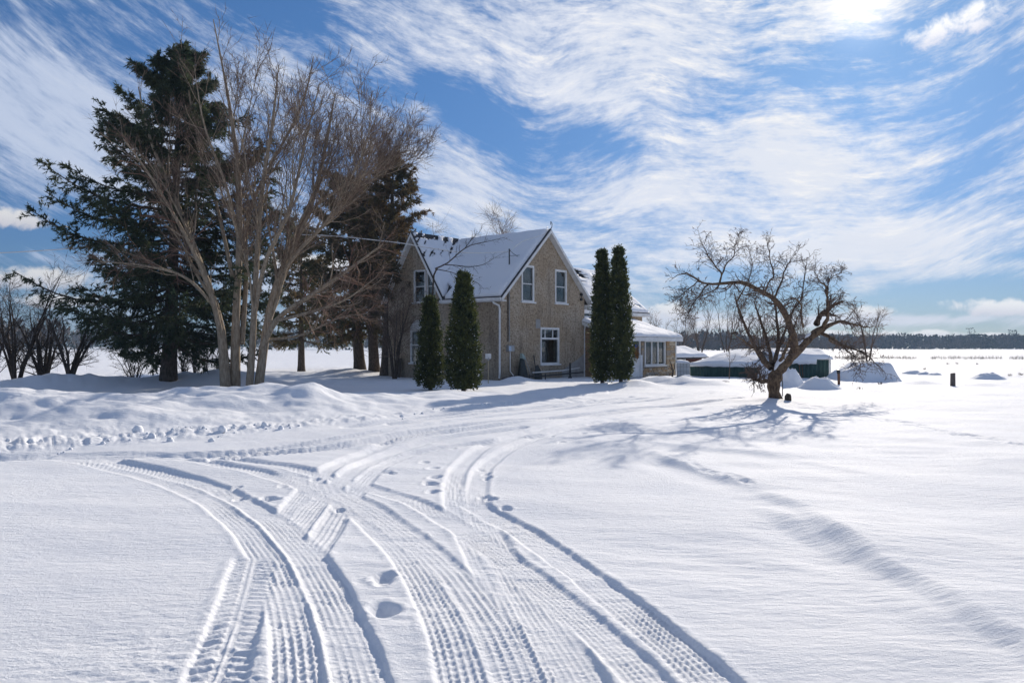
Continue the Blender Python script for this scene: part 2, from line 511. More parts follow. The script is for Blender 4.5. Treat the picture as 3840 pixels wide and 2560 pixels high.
# ploughed bank left of the drive: its foot seen from the drive
_edge = np.array([gd(*p) for p in [(-700, 1075), (-300, 1055), (0, 1036), (250, 1020), (500, 1003), (700, 986), (850, 972), (1000, 951), (1150, 932), (1300, 917), (1420, 900)]])
_eu = _edge[:, 0] / _edge[:, 1]; _eY = _edge[:, 1]
_hb = np.array([0.54, 0.54, 0.50, 0.47, 0.42, 0.34, 0.30, 0.24, 0.16, 0.12, 0.05])
MOUNDS = [  # x, y, rx, ry, h
    (-4.95, 19.6, 0.55, 0.85, 0.30), (-6.2, 21.2, 1.2, 1.0, 0.26), (-7.9, 20.5, 1.5, 1.2, 0.12),
    (-11.0, 18.4, 1.3, 1.0, 0.20), (-14.5, 21, 1.5, 1.2, 0.15),
    (-9.3, 27.6, 0.9, 0.8, 0.28), (-12.4, 32.5, 2.6, 1.3, 0.5), (-17.0, 30.5, 3.0, 1.5, 0.45), (-10.6, 31.5, 1.5, 1.0, 0.4),
    (-9.4, 46.5, 2.2, 2.0, 0.3), (8.05, 24.45, 0.7, 0.7, 0.10), (0.2, 37.3, 0.7, 0.6, 0.22),
    (6.3, 35.6, 0.7, 0.6, 0.35), (7.2, 35.0, 0.8, 0.5, 0.30), (7.9, 34.6, 0.8, 0.45, 0.22), (8.8, 34.2, 0.6, 0.35, 0.14),
    (5.3, 33.6, 0.7, 0.6, 0.25), (4.4, 33.4, 0.7, 0.5, 0.12),
    (13.5, 29.5, 1.4, 0.5, 0.10), (18.6, 36.5, 0.8, 0.5, 0.16), (20.2, 34.6, 1.0, 0.5, 0.12), (16.2, 27.5, 0.8, 0.3, 0.06),
    (10.2, 31.0, 0.5, 0.3, 0.10), (3.3, 27.8, 0.9, 0.4, 0.07), (1.1, 29.0, 1.0, 0.5, 0.06)]
_fur = resample([gd(*p) for p in [(1480, 1030), (1570, 1065), (1650, 1090), (1740, 1118), (1800, 1145), (1890, 1195), (1960, 1235), (2035, 1292), (2120, 1330), (2200, 1375), (2300, 1440), (2450, 1530), (2600, 1640)]], 160)

def ground_h(X, Y, fine=True):
    X = np.asarray(X, float); Y = np.asarray(Y, float)
    u = X / np.maximum(Y, 0.1)
    fade = 1 / (1 + (Y / 160.0) ** 2)
    h = 0.10 * fbm(X / 11.0, Y / 11.0, 3) * sst(Y, 3, 14) + 0.045 * fbm(X / 3.1 + 5, Y / 2.0, 3)
    # wind-packed ripples
    r = fbm(X / 0.9 + 0.4 * Y, Y / 0.33 + 3, 3, 0.6)
    h += (0.004 + 0.008 * sst(perlin(X / 4 + 9, Y / 4), -0.1, 0.35)) * r * sst(Y, 60, 18)
    h += 0.6 * fbm(X / 120.0, Y / 90.0, 2) * sst(Y, 60, 160)
    # bank
    e = Y - np.interp(u, _eu, _eY)
    hb = np.interp(u, _eu, _hb)
    lump = 1 + 0.65 * fbm(X / 2.3 + 3, Y / 1.7, 3) + 0.25 * np.abs(perlin(X / 0.8, Y / 0.7 + 7))
    prof = sst(e, -0.1, 2.2) * (0.55 + 0.45 * sst(e, 1.2, 4.2)) * (1 - 0.85 * sst(e, 5.0, 10.0))
    bank = hb * prof * np.clip(lump, 0.35, 1.9)
    # crumbled front edge
    ed = np.exp(-((e - 0.25) / 0.45) ** 2) * np.minimum(hb * 2.2, 1.0)
    bank += ed * (0.05 + 0.16 * np.abs(perlin(X / 0.33, Y / 0.45)) + 0.09 * np.abs(perlin(X / 0.14 + 5, Y / 0.2))) * (Y < 40)
    bank += hb * sst(e, .2, 1.0) * (1 - sst(e, 5, 9)) * (0.06 * np.abs(fbm(X / 0.9 + 11, Y / 0.6, 3, .55)) + .02 * fbm(X / 0.25, Y / 0.22 + 3, 2))
    ed2 = np.exp(-((e - 1.1) / 0.9) ** 2) * hb
    bank += ed2 * 0.12 * np.abs(fbm(X / 0.55 + 2, Y / 0.6, 3))
    h += np.where((u < 0.12) & (Y < 60), bank, 0)
    for (mx, my, rx, ry, mh) in MOUNDS:
        q = ((X - mx) / rx) ** 2 + ((Y - my) / ry) ** 2
        h += mh * np.exp(-q * 0.9) * (1 + 0.3 * perlin(X * 2.0, Y * 2.0))
    # ground seen past the drive keeps crusty lumps
    cr = np.abs(fbm(X / 0.8, Y / 1.2 + 8, 3)) * sst(perlin(X / 5 + 31, Y / 6), 0.05, 0.4)
    h += 0.10 * cr * sst(Y, 20, 27) * (1 - sst(Y, 60, 120))
    return h

def build_ground():
    us = np.r_[np.linspace(-1.25, -0.76, 40, endpoint=False), np.linspace(-0.76, 0.76, 850), np.linspace(0.76, 1.25, 41)[1:]]
    ys = [1.4]
    while ys[-1] < 3500:
        y = ys[-1]
        st = max(y * y / (HC * 800.0) * 0.85, 0.0105 if y > 2.8 else 0.03)
        if 12.5 < y < 27: st = min(st, 0.115)
        elif 30 <= y < 50: st = min(st, 0.5)
        elif y >= 50: st = min(st, y * 0.06)
        ys.append(y + st)
    ys = np.array(ys)
    U, Y = np.meshgrid(us, ys); X = U * Y
    Hh = ground_h(X, Y)
    h0 = Hh.copy()
    rowi = lambda y: int(np.searchsorted(ys, y)); coli = lambda u: int(np.searchsorted(us, u))
    rng = np.random.default_rng(3)
    _dy = np.gradient(ys)

    def press(path, width, depth, ribs, lug, seed, rough=1.0, fade0=0.0, kind=0):
        """one wheel rut: snow pressed down along the path, tread ribs and lugs inside, crumbs along the rims"""
        n = max(40, int(np.linalg.norm(np.diff(path, axis=0), axis=1).sum() / 0.12))
        p = resample(path, n); s = np.r_[0, np.cumsum(np.linalg.norm(np.diff(p, axis=0), axis=1))]
        best = np.full(Hh.shape, 9.0); D = np.zeros(Hh.shape); S = np.zeros(Hh.shape)
        hw = width / 2; mg = hw + 0.16
        rr = [10 ** 9, -1, 10 ** 9, -1]
        for i in range(n - 1):
            a, b = p[i], p[i + 1]
            y0, y1 = min(a[1], b[1]) - mg, max(a[1], b[1]) + mg
            if y1 < ys[0]: continue
            y0 = max(y0, ys[0]); r0, r1 = rowi(y0), rowi(y1) + 1
            x0, x1 = min(a[0], b[0]) - mg, max(a[0], b[0]) + mg
            c0 = coli(min(x0 / y0, x0 / y1)); c1 = coli(max(x1 / y0, x1 / y1)) + 1
            if r1 <= r0 or c1 <= c0: continue
            sl = (slice(r0, r1), slice(c0, c1))
            rr = [min(rr[0], r0), max(rr[1], r1), min(rr[2], c0), max(rr[3], c1)]
            dx, dy = b - a; L = math.hypot(dx, dy) + 1e-9; tx, ty = dx / L, dy / L
            qx = X[sl] - a[0]; qy = Y[sl] - a[1]
            t = np.clip(qx * tx + qy * ty, 0, L)
            ex = qx - t * tx; ey = qy - t * ty
            dd = np.hypot(ex, ey)
            bb = best[sl]; upd = dd < bb
            bb[upd] = dd[upd]
            D[sl][upd] = (qx * -ty + qy * tx)[upd]; S[sl][upd] = (s[i] + t)[upd]
        sl = (slice(rr[0], rr[1]), slice(rr[2], rr[3]))
        d = D[sl]; ab = best[sl]; ss = S[sl]; x = X[sl]; y = Y[sl]
        wob = 0.012 * perlin(ss * 2.1 + seed, np.full_like(ss, seed * 1.7)) + 0.006 * perlin(ss * 9 + seed, d * 9)
        ew = 0.013 + 0.45 * _dy[rr[0]:rr[1], None]
        mask = 1 - sst(ab + wob, hw - ew, hw + ew)
        ext = 1.0
        if fade0: mask = mask * sst(ss, 0.0, fade0)
        base = h0[sl] * 0.85 - depth * (0.38 + 0.95 * sst(y, 8.5, 15))
        q = d / width
        rib = 2 * np.exp(-(np.sin(np.pi * q * (ribs + 1.7) + 0.8 * perlin(ss * .35 + seed, ss * 0 + 2)) / 0.45) ** 2) - 1
        lugp = np.sin(2 * np.pi * (ss / lug + (0.35 * np.sign(d) * (kind == 1)) + 0.22 * np.floor(q * ribs)))
        near = 1 - sst(y, 7, 13)
        if kind == 1:    # chevron lugs of a tractor-like tyre
            lg = np.sin(2 * np.pi * (ss / (lug * 1.9) - np.abs(q) * 1.2))
            tread = np.where(np.abs(q) > 0.14, 0.010 * np.sign(lg) * np.abs(lg) ** 0.5, 0.006 * rib)
        else:
            tread = 0.0070 * rib + 0.0065 * lugp * (0.35 + 0.65 * (rib < 0.1)) * near * (0.7 + 0.6 * perlin(ss * 1.3 + seed, q * 6))
        tread = tread * (0.75 + 0.5 * perlin(ss * 0.8 + seed, q * 3)) * (1 - 0.6 * sst(y, 9, 16)) * (0.35 + 0.65 * sst(perlin(ss * 0.55 + seed * 3, ss * 0 + 8) + 0.3 * perlin(x * 3, y * 3), -0.25, 0.15))
        tread = tread + sst(y, 11, 15) * (0.035 * np.abs(fbm(x * 1.6 + seed, y * 4.0, 3, .6)))
        pressed = base + tread + 0.004 * rough * fbm(x * 9, y * 9, 2)
        cur = Hh[sl]
        new = cur * (1 - mask) + np.minimum(pressed, cur + 0.01) * mask
        # crumbs thrown along the rims
        rim = np.exp(-((ab - hw - 0.035) / 0.035) ** 2) * (1 - mask)
        crumb = np.clip(perlin(x * 13 + seed, y * 9) + 0.15, 0, 1) * (1 - sst(y, 8, 13)) + 0.25 * sst(y, 8, 13)
        if fade0: rim = rim * sst(ss, 0, fade0)
        new += rim * (0.004 + 0.016 * crumb * crumb * rough)
        Hh[sl] = new

    G = lambda pts: np.array([gd(*p) for p in pts])
    W = 0.245
    # far lanes along the drive
    press(G([(-250, 1052), (60, 1046), (300, 1046), (520, 1040), (700, 1022), (900, 992), (1050, 968), (1200, 948), (1400, 925), (1600, 905), (1850, 885)]), 0.26, 0.085, 3, 0.07, 21)
    press(G([(-250, 1062), (100, 1052), (400, 1050), (640, 1038), (800, 1022), (960, 996), (1120, 975), (1300, 955), (1500, 930), (1700, 912)]), 0.26, 0.085, 3, 0.07, 22)
    press(G([(500, 1055), (700, 1036), (860, 1018), (1000, 1000), (1150, 980), (1300, 960), (1480, 937), (1650, 918)]), 0.26, 0.08, 3, 0.07, 23)
    press(G([(800, 985), (980, 960), (1150, 942), (1300, 925), (1450, 909)]), 0.26, 0.09, 3, 0.07, 24, 2.0)
    press(G([(900, 978), (1060, 957), (1220, 938), (1400, 919), (1540, 905)]), 0.26, 0.09, 3, 0.07, 25, 2.0)
    # cross lanes (older)
    press(G([(1120, 985), (950, 1005), (830, 1042), (748, 1085), (695, 1135), (655, 1190)]), 0.24, 0.055, 4, 0.06, 31)
    press(G([(1200, 985), (1010, 1010), (880, 1045), (805, 1087), (745, 1140), (690, 1200), (665, 1235)]), 0.25, 0.055, 4, 0.075, 32)
    press(G([(1250, 1000), (1060, 1022), (940, 1042), (870, 1072), (800, 1145), (750, 1220), (715, 1275)]), 0.25, 0.055, 3, 0.06, 33)
    # turning lanes from the house
    press(G([(1560, 925), (1400, 950), (1260, 982), (1130, 1018), (1068, 1058), (1043, 1115), (1052, 1180), (1098, 1265), (1140, 1350), (1185, 1450), (1240, 1568), (1310, 1750)]), W, 0.042, 4, 0.065, 41)
    press(G([(1600, 935), (1450, 958), (1310, 986), (1185, 1024), (1118, 1064), (1096, 1115), (1100, 1168), (1135, 1240), (1190, 1330), (1260, 1440), (1345, 1568), (1420, 1700)]), W, 0.045, 5, 0.05, 42)
    # sweeping lanes from the left to the right foreground
    press(G([(-200, 1052), (150, 1041), (420, 1046), (620, 1068), (760, 1098), (880, 1130), (1000, 1178), (1130, 1258), (1250, 1350), (1375, 1458), (1490, 1568), (1620, 1720)]), W, 0.042, 5, 0.055, 51)
    press(G([(1062, 1148), (1180, 1205), (1290, 1278), (1400, 1362), (1520, 1460), (1645, 1568), (1800, 1720)]), 0.28, 0.07, 5, 0.062, 52, fade0=0.5)
    press(G([(-200, 1060), (170, 1046), (400, 1054), (560, 1078), (700, 1118), (820, 1178), (905, 1250), (975, 1350), (1025, 1450), (1062, 1568), (1100, 1750)]), W, 0.042, 4, 0.075, 53)
    press(G([(640, 1082), (760, 1122), (880, 1185), (985, 1265), (1065, 1350), (1130, 1450), (1185, 1568), (1240, 1720)]), W, 0.036, 3, 0.055, 54, fade0=0.6)
    press(G([(-300, 1075), (80, 1050), (300, 1080), (440, 1126), (530, 1186), (598, 1262), (645, 1360), (672, 1460), (685, 1568), (700, 1750)]), 0.26, 0.046, 4, 0.08, 61)
    press(G([(-200, 1062), (140, 1046), (330, 1072), (480, 1112), (600, 1176), (688, 1260), (752, 1360), (795, 1460), (832, 1568), (880, 1750)]), 0.28, 0.058, 5, 0.06, 62)
    press(G([(585, 1270), (562, 1360), (532, 1460), (492, 1568), (420, 1750)]), 0.30, 0.045, 5, 0.05, 71, fade0=0.25, kind=1)

    # half-buried old furrow on the right, broken into drifted pits
    n = len(_fur); s = np.r_[0, np.cumsum(np.linalg.norm(np.diff(_fur, axis=0), axis=1))]
    for i in range(n - 1):
        pass
    def carve(cx, cy, rx, ry, dep, rot=0.0, rim=0.35):
        m = max(rx, ry) * 2.4
        y0, y1 = max(cy - m, ys[0]), cy + m
        r0, r1 = rowi(y0), rowi(y1) + 1
        c0, c1 = coli(min((cx - m) / y0, (cx - m) / y1)), coli(max((cx + m) / y0, (cx + m) / y1)) + 1
        sl = (slice(r0, r1), slice(c0, c1))
        x = X[sl] - cx; y = Y[sl] - cy
        a = x * math.cos(rot) + y * math.sin(rot); b = -x * math.sin(rot) + y * math.cos(rot)
        q = np.sqrt((a / rx) ** 2 + (b / ry) ** 2) + 0.18 * perlin(X[sl] / rx * 0.7, Y[sl] / rx * 0.7 + cx)
        Hh[sl] += -dep * (1 - sst(q, 0.45, 1.1)) + dep * rim * np.exp(-((q - 1.3) / 0.25) ** 2) * (0.5 + perlin(X[sl] * 9, Y[sl] * 9))
    def drift(path, width, seed, amp=0.055):
        """wind-drifted lip: steep near face, long tail away from the viewer"""
        best = np.full(Hh.shape, 9.0); D = np.zeros(Hh.shape); S = np.zeros(Hh.shape); mg = 1.5
        ss_ = np.r_[0, np.cumsum(np.linalg.norm(np.diff(path, axis=0), axis=1))]
        for i in range(len(path) - 1):
            a, b = path[i], path[i + 1]
            y0, y1 = max(min(a[1], b[1]) - mg, ys[0]), max(a[1], b[1]) + mg
            x0, x1 = min(a[0], b[0]) - mg, max(a[0], b[0]) + mg
            sl = (slice(rowi(y0), rowi(y1) + 1), slice(coli(min(x0 / y0, x0 / y1)), coli(max(x1 / y0, x1 / y1)) + 1))
            dx, dy = b - a; L = math.hypot(dx, dy) + 1e-9; tx, ty = dx / L, dy / L
            qx = X[sl] - a[0]; qy = Y[sl] - a[1]; t = np.clip(qx * tx + qy * ty, 0, L)
            dd = np.hypot(qx - t * tx, qy - t * ty); bb = best[sl]; up = dd < bb
            bb[up] = dd[up]; D[sl][up] = (qx * -ty + qy * tx)[up]; S[sl][up] = (ss_[i] + t)[up]
        m = best < 1.49
        d = D[m] + 0.10 * perlin(S[m] * 1.1 + seed, S[m] * 0) + 0.02 * perlin(S[m] * 3.1, S[m] * 0 + seed)
        a = amp * (0.62 + 1.5 * perlin(S[m] * 0.9 + seed, S[m] * 0 + 4)) * sst(S[m], 0, 1.0)
        a = np.clip(a, 0.0, 1)
        prof = np.where(d > 0, np.exp(-d / 0.75), 1 - sst(-d, 0.0, width))
        dip = -0.35 * np.exp(-((d + width * 1.5) / width) ** 2)
        Hh[m] += a * (prof + dip) * sst(1.49 - best[m], 0, 0.5) * (1 + 0.15 * perlin(X[m] * 2.2, Y[m] * 2.2))
    drift(_fur[::2], 0.24, 3.0, 0.075)
    drift(np.array([gd(*p) for p in [(1430, 1000), (1520, 1020), (1620, 1030), (1760, 1040), (1860, 1060)]]), 0.3, 8.0, 0.05)
    drift(np.array([gd(*p) for p in [(1640, 1130), (1760, 1165), (1870, 1215)]]), 0.3, 11.0, 0.04)
    drift(np.array([gd(*p) for p in [(1860, 1290), (1990, 1330), (2130, 1400), (2260, 1490), (2400, 1600)]]), 0.3, 14.0, 0.035)
    # footprints and paw prints
    for (dx, dy, sc) in [(884, 1332, 1.0), (880, 1345, 0.7), (882, 1405, 1.15), (615, 1143, 1.0), (628, 1146, 0.8), (553, 1140, 0.9), (650, 1117, 0.7), (888, 1085, 0.9), (975, 1060, 0.9), (902, 1087, 0.6),
                         (1118, 1086, 0.8), (1122, 1097, 0.8), (1112, 1143, 0.8), (1130, 1150, 0.8), (1162, 1168, 0.8), (1105, 1074, 0.7), (725, 1100, 0.8), (780, 1170, 0.7), (1290, 1020, 0.8),
                         (995, 1075, 1.0), (1000, 1095, 1.0), (990, 1110, 1.1), (996, 1130, 1.0), (1170, 1012, 0.8), (860, 1035, 0.8), (545, 1118, 0.7), (1265, 1005, 0.8), (1040, 1030, 0.8), (1340, 1000, 0.8)]:
        x, y = gd(dx, dy); carve(x, y, 0.085 * sc, 0.13 * sc, 0.05 * sc, rng.uniform(-0.4, 0.4), 0.3)
    # light footsteps and animal trail right of the apple tree
    for i in range(36):
        t = i / 35.0
        x, y = gd(1830 + 520 * t + rng.normal() * 4, 930 + 90 * t + rng.normal() * 2)
        carve(x, y, 0.12, 0.25, 0.035 * (1 - 0.5 * t), 0.4, 0.4)
    for i in range(26):
        t = i / 25.0
        x, y = gd(1530 + 190 * t + rng.normal() * 3, 1050 + 62 * t + rng.normal() * 2)
        carve(x, y, 0.07, 0.12, 0.012, 0.4, 0.3)
    # rough crust patch lower left, beside the wide tyre mark
    m = np.exp(-(((X + 1.55) / 0.8) ** 2 + ((Y - 4.0) / 0.9) ** 2))
    Hh[:] += m * 0.022 * np.abs(fbm(X * 4, Y * 6, 4, 0.6))
    R, C = Hh.shape
    V = np.stack([X, Y, Hh], -1).reshape(-1, 3)
    idx = np.arange(R * C).reshape(R, C)
    q = np.stack([idx[:-1, :-1], idx[:-1, 1:], idx[1:, 1:], idx[1:, :-1]], -1).reshape(-1, 4)
    # plain snow beyond the sides of the view and behind
    S = 3600.0; b = len(V); z = -0.45
    V = np.vstack([V, [(-S, -S, z), (S, -S, z), (S, S, z), (-S, S, z)]])
    q = np.vstack([q, [(b, b + 1, b + 2, b + 3)]])
    me = mesh_np('snow_ground', V, q)
    o = link('snow_ground', me, SNOW, smooth=True)
    o['kind'] = 'structure'
    print('ground quads', len(q))
build_ground()

def gz(x, y):
    return float(ground_h(np.array([x]), np.array([y]))[0])

# ------------------------------------------------------------------ farmhouse
HX, HY, HROT = -0.516, 38.7, math.radians(50.0)
_c, _s = math.cos(HROT), math.sin(HROT)
def ray_local(px, py, axis, val):
    """photo pixel -> point on a plane of the house frame (axis 0: x=val, 1: y=val)"""
    o = Vector((-HX, -HY, HC)); d = Vector(((px - 1920) / FPX, 1.0, (HORIZON - py) / FPX))
    rot = lambda v: Vector((v.x * _c + v.y * _s, -v.x * _s + v.y * _c, v.z))
    o = rot(o); d = rot(d)
    t = (val - o[axis]) / d[axis]
    return o + d * t

def stucco(name, c1, c2, c3):
    m = bpy.data.materials.new(name); m.use_nodes = True
    nt = m.node_tree; nt.nodes.clear(); T = NT(nt)
    o = T.node('ShaderNodeOutputMaterial'); p = T.node('ShaderNodeBsdfPrincipled'); nt.links.new(p.outputs[0], o.inputs[0])
    v = T.node('ShaderNodeTexCoord').outputs['Object']
    n1 = T.noise(v, 0.55, 5, 0.6); n2 = T.noise(v, 8.5, 6, 0.8); n3 = T.noise(T.vm('MULTIPLY', v, (2.2, 2.2, 0.35)), 1.0, 4, 0.6)
    vo = T.node('ShaderNodeTexVoronoi', feature='DISTANCE_TO_EDGE'); T.put(vo.inputs['Vector'], T.vm('ADD', v, T.comb(T.m('MULTIPLY', n2, 0.2), T.m('MULTIPLY', n2, 0.2), T.m('MULTIPLY', n2, 0.2)))); vo.inputs['Scale'].default_value = 7.0
    c = T.mix(T.step(n1, 0.38, 0.62), c1, c2)
    c = T.mix(T.m('MULTIPLY', T.step(n2, 0.46, 0.62), 0.85), c, c3)
    z = T.sep(v)[2]
    c = T.mix(T.m('MULTIPLY', T.step(n3, 0.5, 0.72), 0.5), c, (0.13, 0.10, 0.075))
    low_grey = T.m('MULTIPLY', T.step(T.m('ADD', z, T.m('MULTIPLY', n1, 2.2)), 1.1, 2.3, 1.0, 0.0), 0.5)  # greyer and darker towards the foot of the wall, edge broken by noise
    c = T.mix(low_grey, c, (0.24, 0.22, 0.19))
    T.put(p.inputs['Base Color'], c)
    p.inputs['Roughness'].default_value = 0.95; p.inputs['Specular IOR Level'].default_value = 0.1
    b = T.node('ShaderNodeBump'); b.inputs['Strength'].default_value = 1.0; b.inputs['Distance'].default_value = 0.05
    T.put(b.inputs['Height'], T.m('ADD', n2, T.m('MULTIPLY', T.step(vo.outputs['Distance'], 0.0, 0.08), 0.25)))
    nt.links.new(b.outputs[0], p.inputs['Normal'])
    return m
M_STUCCO = stucco('stucco', (0.47, 0.365, 0.255), (0.54, 0.45, 0.345), (0.18, 0.13, 0.085))
M_SHINGLE = material('roof_shingle', (0.045, 0.045, 0.05), 0.85, (0.085, 0.08, 0.08), 6, bump=0.5)
M_DARKMETAL = material('dark_metal', (0.02, 0.02, 0.022), 0.5, spec=0.4)
M_GREYMETAL = material('grey_metal', (0.40, 0.41, 0.42), 0.5, (0.3, 0.31, 0.32), 4, metallic=0.3)
M_CURTAIN = material('curtain', (0.62, 0.62, 0.60), 0.9)
M_UNLIT_ROOM = material('unlit_room_dark', (0.03, 0.028, 0.026), 0.9)  # near-black colour painted in for the lack of light indoors
M_SIDING = material('white_siding', (0.70, 0.71, 0.72), 0.6, (0.58, 0.59, 0.60), 2)
M_LOG = material('brown_plank', (0.17, 0.095, 0.05), 0.8, (0.30, 0.19, 0.11), 3, vec=(1, 1, 6), bump=0.4)
M_PLASTICBLUE = material('meter_blue', (0.45, 0.55, 0.68), 0.5)
M_STONES = [material('tan_stone', (0.36, 0.25, 0.15), 0.9, (0.46, 0.35, 0.23), 9, bump=0.6), material('pale_stone', (0.46, 0.38, 0.28), 0.9, (0.55, 0.47, 0.36), 9, bump=0.6),
            material('ochre_stone', (0.36, 0.22, 0.11), 0.9, (0.44, 0.30, 0.17), 9, bump=0.6), material('grey_stone', (0.30, 0.25, 0.20), 0.9, (0.38, 0.33, 0.27), 9, bump=0.6)]
M_MORTAR = material('mortar', (0.27, 0.235, 0.19), 0.95, (0.2, 0.17, 0.14), 6, bump=0.3)

house = empty('farmhouse', (HX, HY, 0), HROT, 'old tan stucco farmhouse with snow-covered steep gable roof and low stone-faced annex', 'house')

EAVE, RIDGE, HWID, HLEN = 4.42, 7.72, 7.0, 8.2
YG, CGH = 6.0, 2.15               # cross gable centre and half width
ROOF_T = (RIDGE - EAVE) / (HWID / 2)

def wall_strips(xs, top, z0, holes, place, reveal=0.14):
    """a wall in the plane (a,z) with rectangular openings; place(a, z, depth) -> 3D"""
    mb = MB()
    cuts = sorted(set([round(x, 4) for x in xs] + [round(h[i], 4) for h in holes for i in (0, 1)]))
    for a0, a1 in zip(cuts[:-1], cuts[1:]):
        if a1 - a0 < 1e-4: continue
        mid = (a0 + a1) / 2
        spans = sorted([(h[2], h[3]) for h in holes if h[0] < mid < h[1]])
        lo = z0
        for (b0, b1) in spans:
            mb.add([place(a0, lo, 0), place(a1, lo, 0), place(a1, b0, 0), place(a0, b0, 0)], [(0, 1, 2, 3)]); lo = b1
        mb.add([place(a0, lo, 0), place(a1, lo, 0), place(a1, top(a1), 0), place(a0, top(a0), 0)], [(0, 1, 2, 3)])
    for (a0, a1, b0, b1) in holes:
        f = [(a0, b0), (a1, b0), (a1, b1), (a0, b1)]
        for i in range(4):
            p, q = f[i], f[(i + 1) % 4]
            mb.add([place(p[0], p[1], 0), place(q[0], q[1], 0), place(q[0], q[1], reveal), place(p[0], p[1], reveal)], [(0, 1, 2, 3)])
    return mb

def pbox(mb, place, a0, a1, z0, z1, d0, d1):
    mb.hexa([place(a0, z0, d0), place(a1, z0, d0), place(a1, z0, d1), place(a0, z0, d1), place(a0, z1, d0), place(a1, z1, d0), place(a1, z1, d1), place(a0, z1, d1)])
    return mb

def window(place, hole, parent, style='double', curtain=None, fw=0.085, label=None):
    """frame, sash bars, panes, sill (and curtain) in a wall opening; depth 0 is the wall face, positive goes in"""
    a0, a1, z0, z1 = hole
    w = MB()
    pbox(w, place, a0, a0 + fw, z0, z1, -0.03, 0.09); pbox(w, place, a1 - fw, a1, z0, z1, -0.03, 0.09)
    pbox(w, place, a0 + fw, a1 - fw, z1 - fw * 1.3, z1, -0.03, 0.09); pbox(w, place, a0 + fw, a1 - fw, z0, z0 + fw * 0.8, -0.03, 0.09)
    win = w.build('window', M_WHITE, parent)
    if label: win['label'] = label
    i0, i1, j0, j1 = a0 + fw, a1 - fw, z0 + fw * 0.8, z1 - fw * 1.3
    s = MB()
    if style == 'double':
        zm = (j0 + j1) / 2
        pbox(s, place, i0, i1, zm - 0.022, zm + 0.022, 0.03, 0.075).build('sash_bar', M_WHITE, win)
        panes = [(i0, i1, j0, zm - 0.022), (i0, i1, zm + 0.022, j1)]
    elif style == 'transom':
        zm = j0 + (j1 - j0) * 0.73
        pbox(s, place, i0, i1, zm - 0.05, zm + 0.05, 0.0, 0.08)
        wd = (i1 - i0) / 3
        for k, f in ((1, 0.24), (2, 0.70)):
            x = i0 + (i1 - i0) * f
            pbox(s, place, x - 0.025, x + 0.025, zm + 0.05, j1, 0.01, 0.078)
        s.build('sash_bar', M_WHITE, win)
        panes = [(i0, i1, j0, zm - 0.05), (i0, i0 + (i1 - i0) * 0.24 - .025, zm + 0.05, j1), (i0 + (i1 - i0) * 0.24 + .025, i0 + (i1 - i0) * 0.70 - .025, zm + 0.05, j1), (i0 + (i1 - i0) * 0.70 + .025, i1, zm + 0.05, j1)]
    elif style == 'cross':
        xm = (i0 + i1) / 2; zm = j0 + (j1 - j0) * 0.55
        pbox(s, place, xm - 0.03, xm + 0.03, j0, j1, 0.02, 0.08); pbox(s, place, i0, xm - 0.03, zm - 0.025, zm + 0.025, 0.03, 0.078); pbox(s, place, xm + 0.03, i1, zm - 0.025, zm + 0.025, 0.03, 0.078)
        s.build('sash_bar', M_WHITE, win)
        panes = [(i0, xm - .03, j0, zm - .025), (xm + .03, i1, j0, zm - .025), (i0, xm - .03, zm + .025, j1), (xm + .03, i1, zm + .025, j1)]
    else:   # three lights side by side
        wd = (i1 - i0)
        for f in (0.34, 0.67):
            x = i0 + wd * f; pbox(s, place, x - 0.05, x + 0.05, j0, j1, 0.0, 0.08)
        s.build('mullion', M_WHITE, win)
        panes = [(i0, i0 + wd * .34 - .05, j0, j1), (i0 + wd * .34 + .05, i0 + wd * .67 - .05, j0, j1), (i0 + wd * .67 + .05, i1, j0, j1)]
    for (p0, p1, q0, q1) in panes:
        mb = MB(); pbox(mb, place, p0, p1, q0, q1, 0.05, 0.058).build('pane', GLASS, win)
    sl = MB(); pbox(sl, place, a0 - 0.06, a1 + 0.08, z0 - 0.075, z0, -0.10, 0.03).build('sill', M_WHITE, win)
    if curtain:
        for (f0, f1, g0, g1, shape) in curtain:
            pts = []; n = 14
            mb = MB()
            for k in range(n + 1):
                t = k / n
                if shape == 'tied':   # narrow in the middle, wide at hem
                    wdt = (f1 - f0) * (0.35 + 0.65 * abs(t - 0.62) ** 1.2 / 0.5)
                    cx = (f0 + f1) / 2 + 0.02 * math.sin(6 * t)
                    e0, e1 = cx - wdt / 2, cx + wdt / 2
                else: e0, e1 = f0, f1
                pts.append((e0, e1, g0 + (g1 - g0) * t))
            for k in range(n):
                (l0, r0, t0), (l1, r1, t1) = pts[k], pts[k + 1]
                fold = 5
                for j in range(fold):
                    A = lambda l, r, f: i0 + (i1 - i0) * (l + (r - l) * f)
                    zz = lambda t: j0 + (j1 - j0) * t
                    d = lambda jj: 0.12 + 0.03 * (jj % 2)
                    mb.add([place(A(l0, r0, j / fold), zz(t0), d(j)), place(A(l0, r0, (j + 1) / fold), zz(t0), d(j + 1)), place(A(l1, r1, (j + 1) / fold), zz(t1), d(j + 1)), place(A(l1, r1, j / fold), zz(t1), d(j))], [(0, 1, 2, 3)])
            mb.build('curtain', M_CURTAIN, win)
    return win

